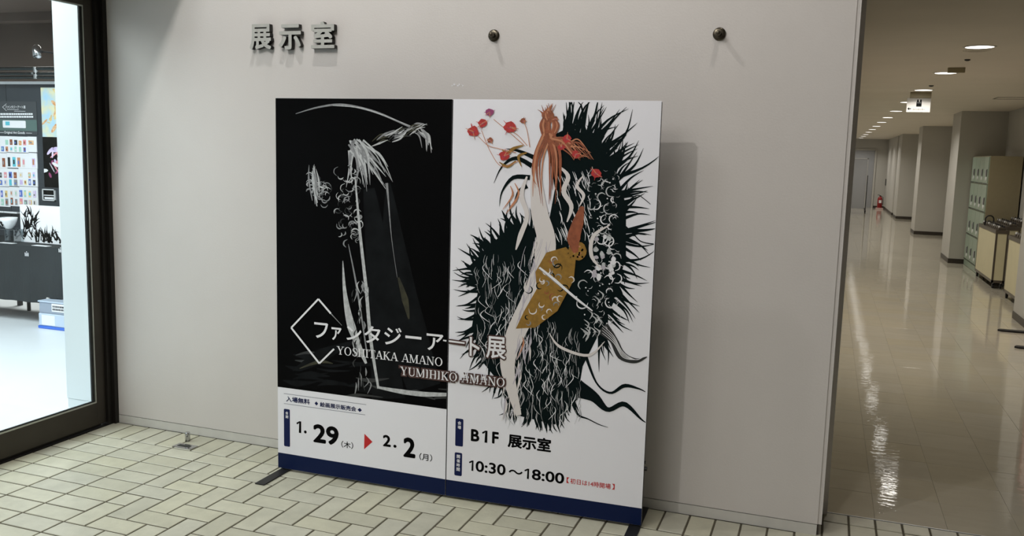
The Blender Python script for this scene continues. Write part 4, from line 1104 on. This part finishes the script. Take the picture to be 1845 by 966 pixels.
struct('window_1', MB().box(CX1 - .012, CX1 + .0, 29.9, 30.3, .82, 1.05), M['slot'], 'small dark wall panel beside the extinguisher')

ord_ = ['nearest', 'second', 'third', 'fourth', 'fifth', 'sixth', 'seventh', 'eighth', 'ninth', 'tenth', 'eleventh', 'twelfth', 'thirteenth']
LY = [3.56, 5.56, 7.66, 9.88, 12.16, 14.4, 16.45, 18.6, 20.75, 22.9, 25.1, 27.1, 29.2]
for k, y in enumerate(LY):
    t = empty('ceiling_light', (3.02, y, HC), label='%s round recessed downlight in the corridor ceiling' % ord_[k], cat='ceiling light', group='corridor downlights')
    fix(MB().lathe((0, 0, 0), (0, 0, -1), [(.098, -.0), (.112, .0), (.112, .004), (.098, .006), (.094, .002)], 28).build('rim', M['rim'], t))
    MB().add([(math.cos(a_ * math.pi / 14) * .097, math.sin(a_ * math.pi / 14) * .097, -.0035) for a_ in range(28)], [list(range(28))[::-1]]).build('diffuser', M['lamp'], t, label='glowing white diffuser')
    L_ = area('downlight_lamp', (3.02, y, HC - .008), .18, 15.5, WARM, shape='DISK', spread=2.5)
    L_.parent = None

def ceil_thing(name, px, py, mb, label, cat, m_):
    d_ = ray(px, py); c_ = CP + d_ * ((HC - CP.z) / d_.z)
    o = mb.build(name, m_, None, label=label, cat=cat); o.location = (c_.x, c_.y, HC); return fix(o)
ceil_thing('emergency_lamp', 1723.5, 122, MB().box(-.07, .07, -.02, .02, -.045, 0, bev=.003), 'small beige box under the ceiling behind the second downlight', 'ceiling fitting', M['lockbody'])
ceil_thing('smoke_detector', 1723, 127, MB().lathe((0, 0, 0), (0, 0, -1), [(.04, 0), (.042, .012), (.03, .022), (0, .024)]), 'small dark round sensor beside the second downlight', 'smoke detector', M['slot'])
ceil_thing('ceiling_sensor', 1743, 107, MB().lathe((0, 0, 0), (0, 0, -1), [(.022, 0), (.022, .008), (.01, .014), (0, .014)]), 'tiny dark sensor between the first two downlights', 'sensor', M['slot'])
ceil_thing('ceiling_sensor', 1678, 154, MB().lathe((0, 0, 0), (0, 0, -1), [(.025, 0), (.025, .008), (.01, .014), (0, .014)]), 'tiny dark sensor beside the third downlight', 'sensor', M['slot'])
hm = MB()
for (a0, a1, c0, c1) in ((0, .5, 0, .012), (0, .5, .338, .35), (0, .012, 0, .35), (.488, .5, 0, .35)): hm.box(a0, a1, c0, c1, -.004, 0)
ceil_thing('ceiling_hatch', 1797, 175, hm, 'thin frame of an access hatch in the corridor ceiling', 'ceiling hatch', M['cartframe'])
bm_ = MB()
for k in range(4): bm_.lathe((0, 0, 0), (0, 0, -1), [(.10 - .02 * k, 0), (.10 - .02 * k, .002), (.094 - .02 * k, .002), (.094 - .02 * k, 0)])
ceil_thing('ceiling_speaker', 1760, 91, bm_, 'faint round white speaker grille behind the nearest downlight', 'speaker', M['ceil'])

# hanging sign
SY = 8.0
a_, b_ = on_y(1632.5, 202, SY), on_y(1677.5, 177, SY)
t = empty('hanging_sign', ((a_.x + b_.x) / 2, SY, a_.z), label='white hanging sign with arrow and locker symbol under the ceiling', cat='sign')
rel(MB().box(a_.x, b_.x, SY - .006, SY + .006, a_.z, b_.z, bev=.001).build('plate', M['signface'], t), t)
rel(MB().box(a_.x + .03, b_.x, SY - .02, SY + .02, b_.z, HC - .001).build('mount', M['lockbody'], t, label='beige ceiling mount'), t)
ic = MB(); yy = SY - .0066
def sgp(x, y): p_ = on_y(1610 + x / 10.73, 130 + y / 10.73, SY); return (p_.x, yy, p_.z)
def sgr(x0, y0, x1, y1, dy=0):
    a2, b2 = sgp(x0, y1), sgp(x1, y0); ic.box(a2[0], b2[0], yy - .0008 - dy, yy, a2[2], b2[2])
sgr(435, 575, 545, 668)
for cx in (470, 527):
    c_ = sgp(cx, 545); ic.cyl((c_[0], yy, c_[2]), (c_[0], yy - .001, c_[2]), .0095, n=14)
    sgr(cx - 16, 556, cx + 16, 578)
ic.add([sgp(262, 708), sgp(300, 738), sgp(300, 718), sgp(336, 716), sgp(336, 700), sgp(300, 700), sgp(300, 680)], [(0, 1, 6), (1, 2, 5), (1, 5, 6), (2, 3, 4), (2, 4, 5)])
p, q = sgp(365, 735), sgp(605, 708)
fit_text(ic, 'コインロッカー', p[0], q[0], p[2], q[2], lambda u, z: (u, yy - .0005, z), 0, .02)
rel(ic.build('pictogram', M['ink'], t, label='black arrow, symbol and small caption'), t)
ic = MB(); p, q = sgp(450, 600), sgp(530, 592); ic.box(p[0], q[0], yy - .0016, yy - .0009, p[2], q[2])
rel(ic.build('symbol_line', M['grayp'], t), t)

# lockers
lk = empty('locker_unit', (4.42, 11.22, 0), label='bank of sage green coin lockers in a beige casing beside the second pillar', cat='locker')
rel(MB().box(4.215, 4.63, 10.45, 12.0, .0, 1.735, bev=.003).build('casing', M['lockbody'], lk), lk)
cwk = (12.0 - 10.45 - .02) / 4
for c_ in range(4):
    for r_ in range(4):
        y0 = 10.46 + c_ * cwk; z0 = .092 + r_ * .409
        dr = rel(MB().box(4.199, 4.216, y0 + .005, y0 + cwk - .005, z0 + .006, z0 + .403, bev=.002).build('locker_door', M['lock'], lk), lk)
        def sub(nm, mb, m_, **k): return mb.build(nm, m_, dr, **k)
        sub('lock', MB().box(4.182, 4.199, y0 + .085, y0 + .135, z0 + .125, z0 + .215, bev=.002), M['alu'], label='silver key lock')
        sub('number_disc', MB().cyl((4.199, y0 + .11, z0 + .085), (4.190, y0 + .11, z0 + .085), .030, n=18), M['white'], label='white number disc')
        sub('vent_slot', MB().box(4.196, 4.199, y0 + .02, y0 + cwk - .03, z0 + .012, z0 + .022), M['slot'], label='dark slot')
        sub('grip', MB().box(4.194, 4.199, y0 + .062, y0 + .078, z0 + .115, z0 + .225), M['slot'], label='dark key recess')
for z in (.092,): rel(MB().box(4.205, 4.216, 10.46, 11.99, .004, .09).build('plinth', M['lock'], lk), lk)

# umbrella stand carts
def cart(x0, x1, y0, y1, zt_, label):
    t = empty('umbrella_cart', ((x0 + x1) / 2, (y0 + y1) / 2, 0), label=label, cat='umbrella stand', group='umbrella carts along the corridor')
    def R_(nm, mb, m_, **k): return rel(mb.build(nm, m_, t, **k), t)
    z0 = .075
    fr_ = MB()
    for x in (x0, x1 - .022):
        for y in (y0, y1 - .022): fr_.box(x, x + .022, y, y + .022, z0, zt_)
    fr_.box(x0, x1, y0, y1, z0, z0 + .035).box(x0 - .004, x1 + .004, y0 - .004, y1 + .004, zt_ - .045, zt_)
    R_('frame', fr_, M['cartframe'])
    R_('side_panel', MB().box(x0 + .003, x0 + .012, y0 + .022, y1 - .022, z0 + .035, zt_ - .045), M['cream'], label='cream side panel')
    R_('side_panel', MB().box(x1 - .012, x1 - .003, y0 + .022, y1 - .022, z0 + .035, zt_ - .045), M['cream'], label='cream side panel')
    R_('end_panel', MB().box(x0 + .022, x1 - .022, y0 + .004, y0 + .012, z0 + .035, zt_ - .045), M['cream'], label='cream end panel')
    R_('end_panel', MB().box(x0 + .022, x1 - .022, y1 - .012, y1 - .004, z0 + .035, zt_ - .045), M['cream'], label='cream end panel')
    for x in (x0 + .03, x1 - .03):
        for y in (y0 + .05, y1 - .05):
            o = R_('caster', MB().cyl((x - .012, y, .032), (x + .012, y, .032), .032, n=16), M['matblack'])
            q_ = MB().cyl((x, y, .05), (x, y, z0), .01, n=10).build('stem', M['chrome'], o)
    n = int((y1 - y0 - .1) / .13)
    for k in range(n):
        y = y0 + .09 + k * .13
        hd = R_('umbrella_lock', MB().box(x0 + .03, x1 - .03, y - .035, y + .035, zt_, zt_ + .03, bev=.006), M['cartframe'], label='grey umbrella lock')
        q_ = MB().cyl((x0 + .045, y, zt_ + .03), (x0 + .045, y, zt_ + .052), .012, n=10).build('key_knob', M['white'] if k % 3 == 0 else M['chrome'], hd)
        q_ = MB().tube([(x1 - .05, y - .02, zt_ + .03), (x1 - .05, y - .02, zt_ + .055), (x1 - .05, y + .02, zt_ + .055), (x1 - .05, y + .02, zt_ + .03)], .005, 6).build('bracket', M['matblack'], hd)
    return t
cart(4.14, 4.29, 9.0, 10.40, .765, 'cream sided umbrella cart nearest the lockers, at the corridor edge')
cart(4.31, 4.46, 9.25, 10.42, .80, 'umbrella cart behind the front one, middle of the row by the lockers')
cart(4.48, 4.62, 9.5, 10.43, .83, 'umbrella cart against the wall beside the lockers')
cart(4.15, 4.30, 6.75, 8.20, .765, 'cream sided umbrella cart nearer the viewer, beside the nearest pillar')
# a forgotten umbrella's crook
um = empty('umbrella', (4.175, 9.935, .767), label='black umbrella with curved handle standing in the cart by the lockers', cat='umbrella')
cr = [(0, .0, .0), (0, .0, .085)] + [(.0 + .052 - .052 * math.cos(a_), 0, .085 + .052 * math.sin(a_)) for a_ in [math.pi * k / 10 for k in range(1, 11)]] + [(.104, 0, .05)]
MB().tube([(x - .03, y, z) for x, y, z in cr], .009).build('handle', M['matblack'], um)

# red sign stand at the right edge
st_ = empty('sign_stand', (4.02, 5.3, 0), label='red framed board on dark flat feet in front of the nearest pillar', cat='sign stand')
rel(MB().box(4.005, 4.03, 4.86, 5.66, .14, 1.5, bev=.003).build('board', M['pink'], st_, label='pale pink board'), st_)
fr_ = MB()
for y in (4.83, 5.66): fr_.box(4.0, 4.035, y, y + .03, .02, 1.53)
fr_.box(4.0, 4.035, 4.86, 5.66, 1.5, 1.53).box(4.0, 4.035, 4.86, 5.66, .10, .14)
rel(fr_.build('frame', M['pinkred'], st_, label='red frame'), st_)
for y in (4.845, 5.675):
    vs = [(3.715, y - .03), (3.69, y), (3.715, y + .05), (4.34, y + .05), (4.34, y - .03)]
    mb = MB(); mb.add([(a2, b2, .001) for a2, b2 in vs] + [(a2, b2, .016) for a2, b2 in vs], [(4, 3, 2, 1, 0), (5, 6, 7, 8, 9)] + [(k, (k + 1) % 5, 5 + (k + 1) % 5, 5 + k) for k in range(5)])
    rel(mb.build('foot', M['matblack'], st_), st_)

# extinguisher, whiteboard at the far end
ex = empty('fire_extinguisher', (3.80, 29.44, 0), label='red fire extinguisher on a pale base at the corridor end', cat='fire extinguisher')
fix(MB().lathe((0, 0, .05), (0, 0, 1), [(0, 0), (.075, 0), (.08, .01), (.08, .31), (.06, .36), (.028, .385), (.028, .40), (0, .40)]).build('cylinder', M['extred'], ex))
MB().box(-.03, .03, -.02, .02, .45, .48, bev=.004).tube([(0, 0, .48), (-.05, 0, .5), (-.09, 0, .49)], .008).build('valve', M['matblack'], ex)
MB().tube([(.02, 0, .46), (.09, -.02, .42), (.10, -.03, .25), (.09, -.03, .15)], .010).build('hose', M['matblack'], ex)
MB().box(-.04, .045, -.084, -.078, .22, .32).build('label_sheet', M['paper'], ex, label='white label')
MB().box(-.12, .12, -.10, .10, 0, .05, bev=.005).build('base', M['pink'], ex, label='pale pink base')
wb = empty('whiteboard', (2.75, 26.43, 0), label='grey whiteboard with aluminium frame on casters at the corridor end', cat='whiteboard')
x0, x1, zz0, zz1 = 2.25, 3.21, .12, 1.74
rel(MB().box(x0, x1, 26.42, 26.44, zz0 + .03, zz1 - .02).build('board', M['boardgrey'], wb), wb)
rel(MB().box(x0, x1, 26.41, 26.45, zz1 - .03, zz1).box(x0, x1, 26.41, 26.45, zz0, zz0 + .03).box(x1 - .03, x1, 26.41, 26.45, zz0, zz1).box(x0, x0 + .03, 26.41, 26.45, zz0, zz1).build('frame', M['alu'], wb), wb)
for x in (x0 + .03, x1 + .01):
    lg = rel(MB().box(x - .015, x + .015, 26.415, 26.445, .06, 1.2).box(x - .02, x + .02, 26.2, 26.66, .06, .09).build('leg', M['matblack'], wb), wb)
    for y in (26.24, 26.62): 
        q_ = MB().cyl((x - .012, y, .031), (x + .012, y, .031), .03, n=12).build('caster', M['matblack'], lg)
print('hall tiles', cnt)
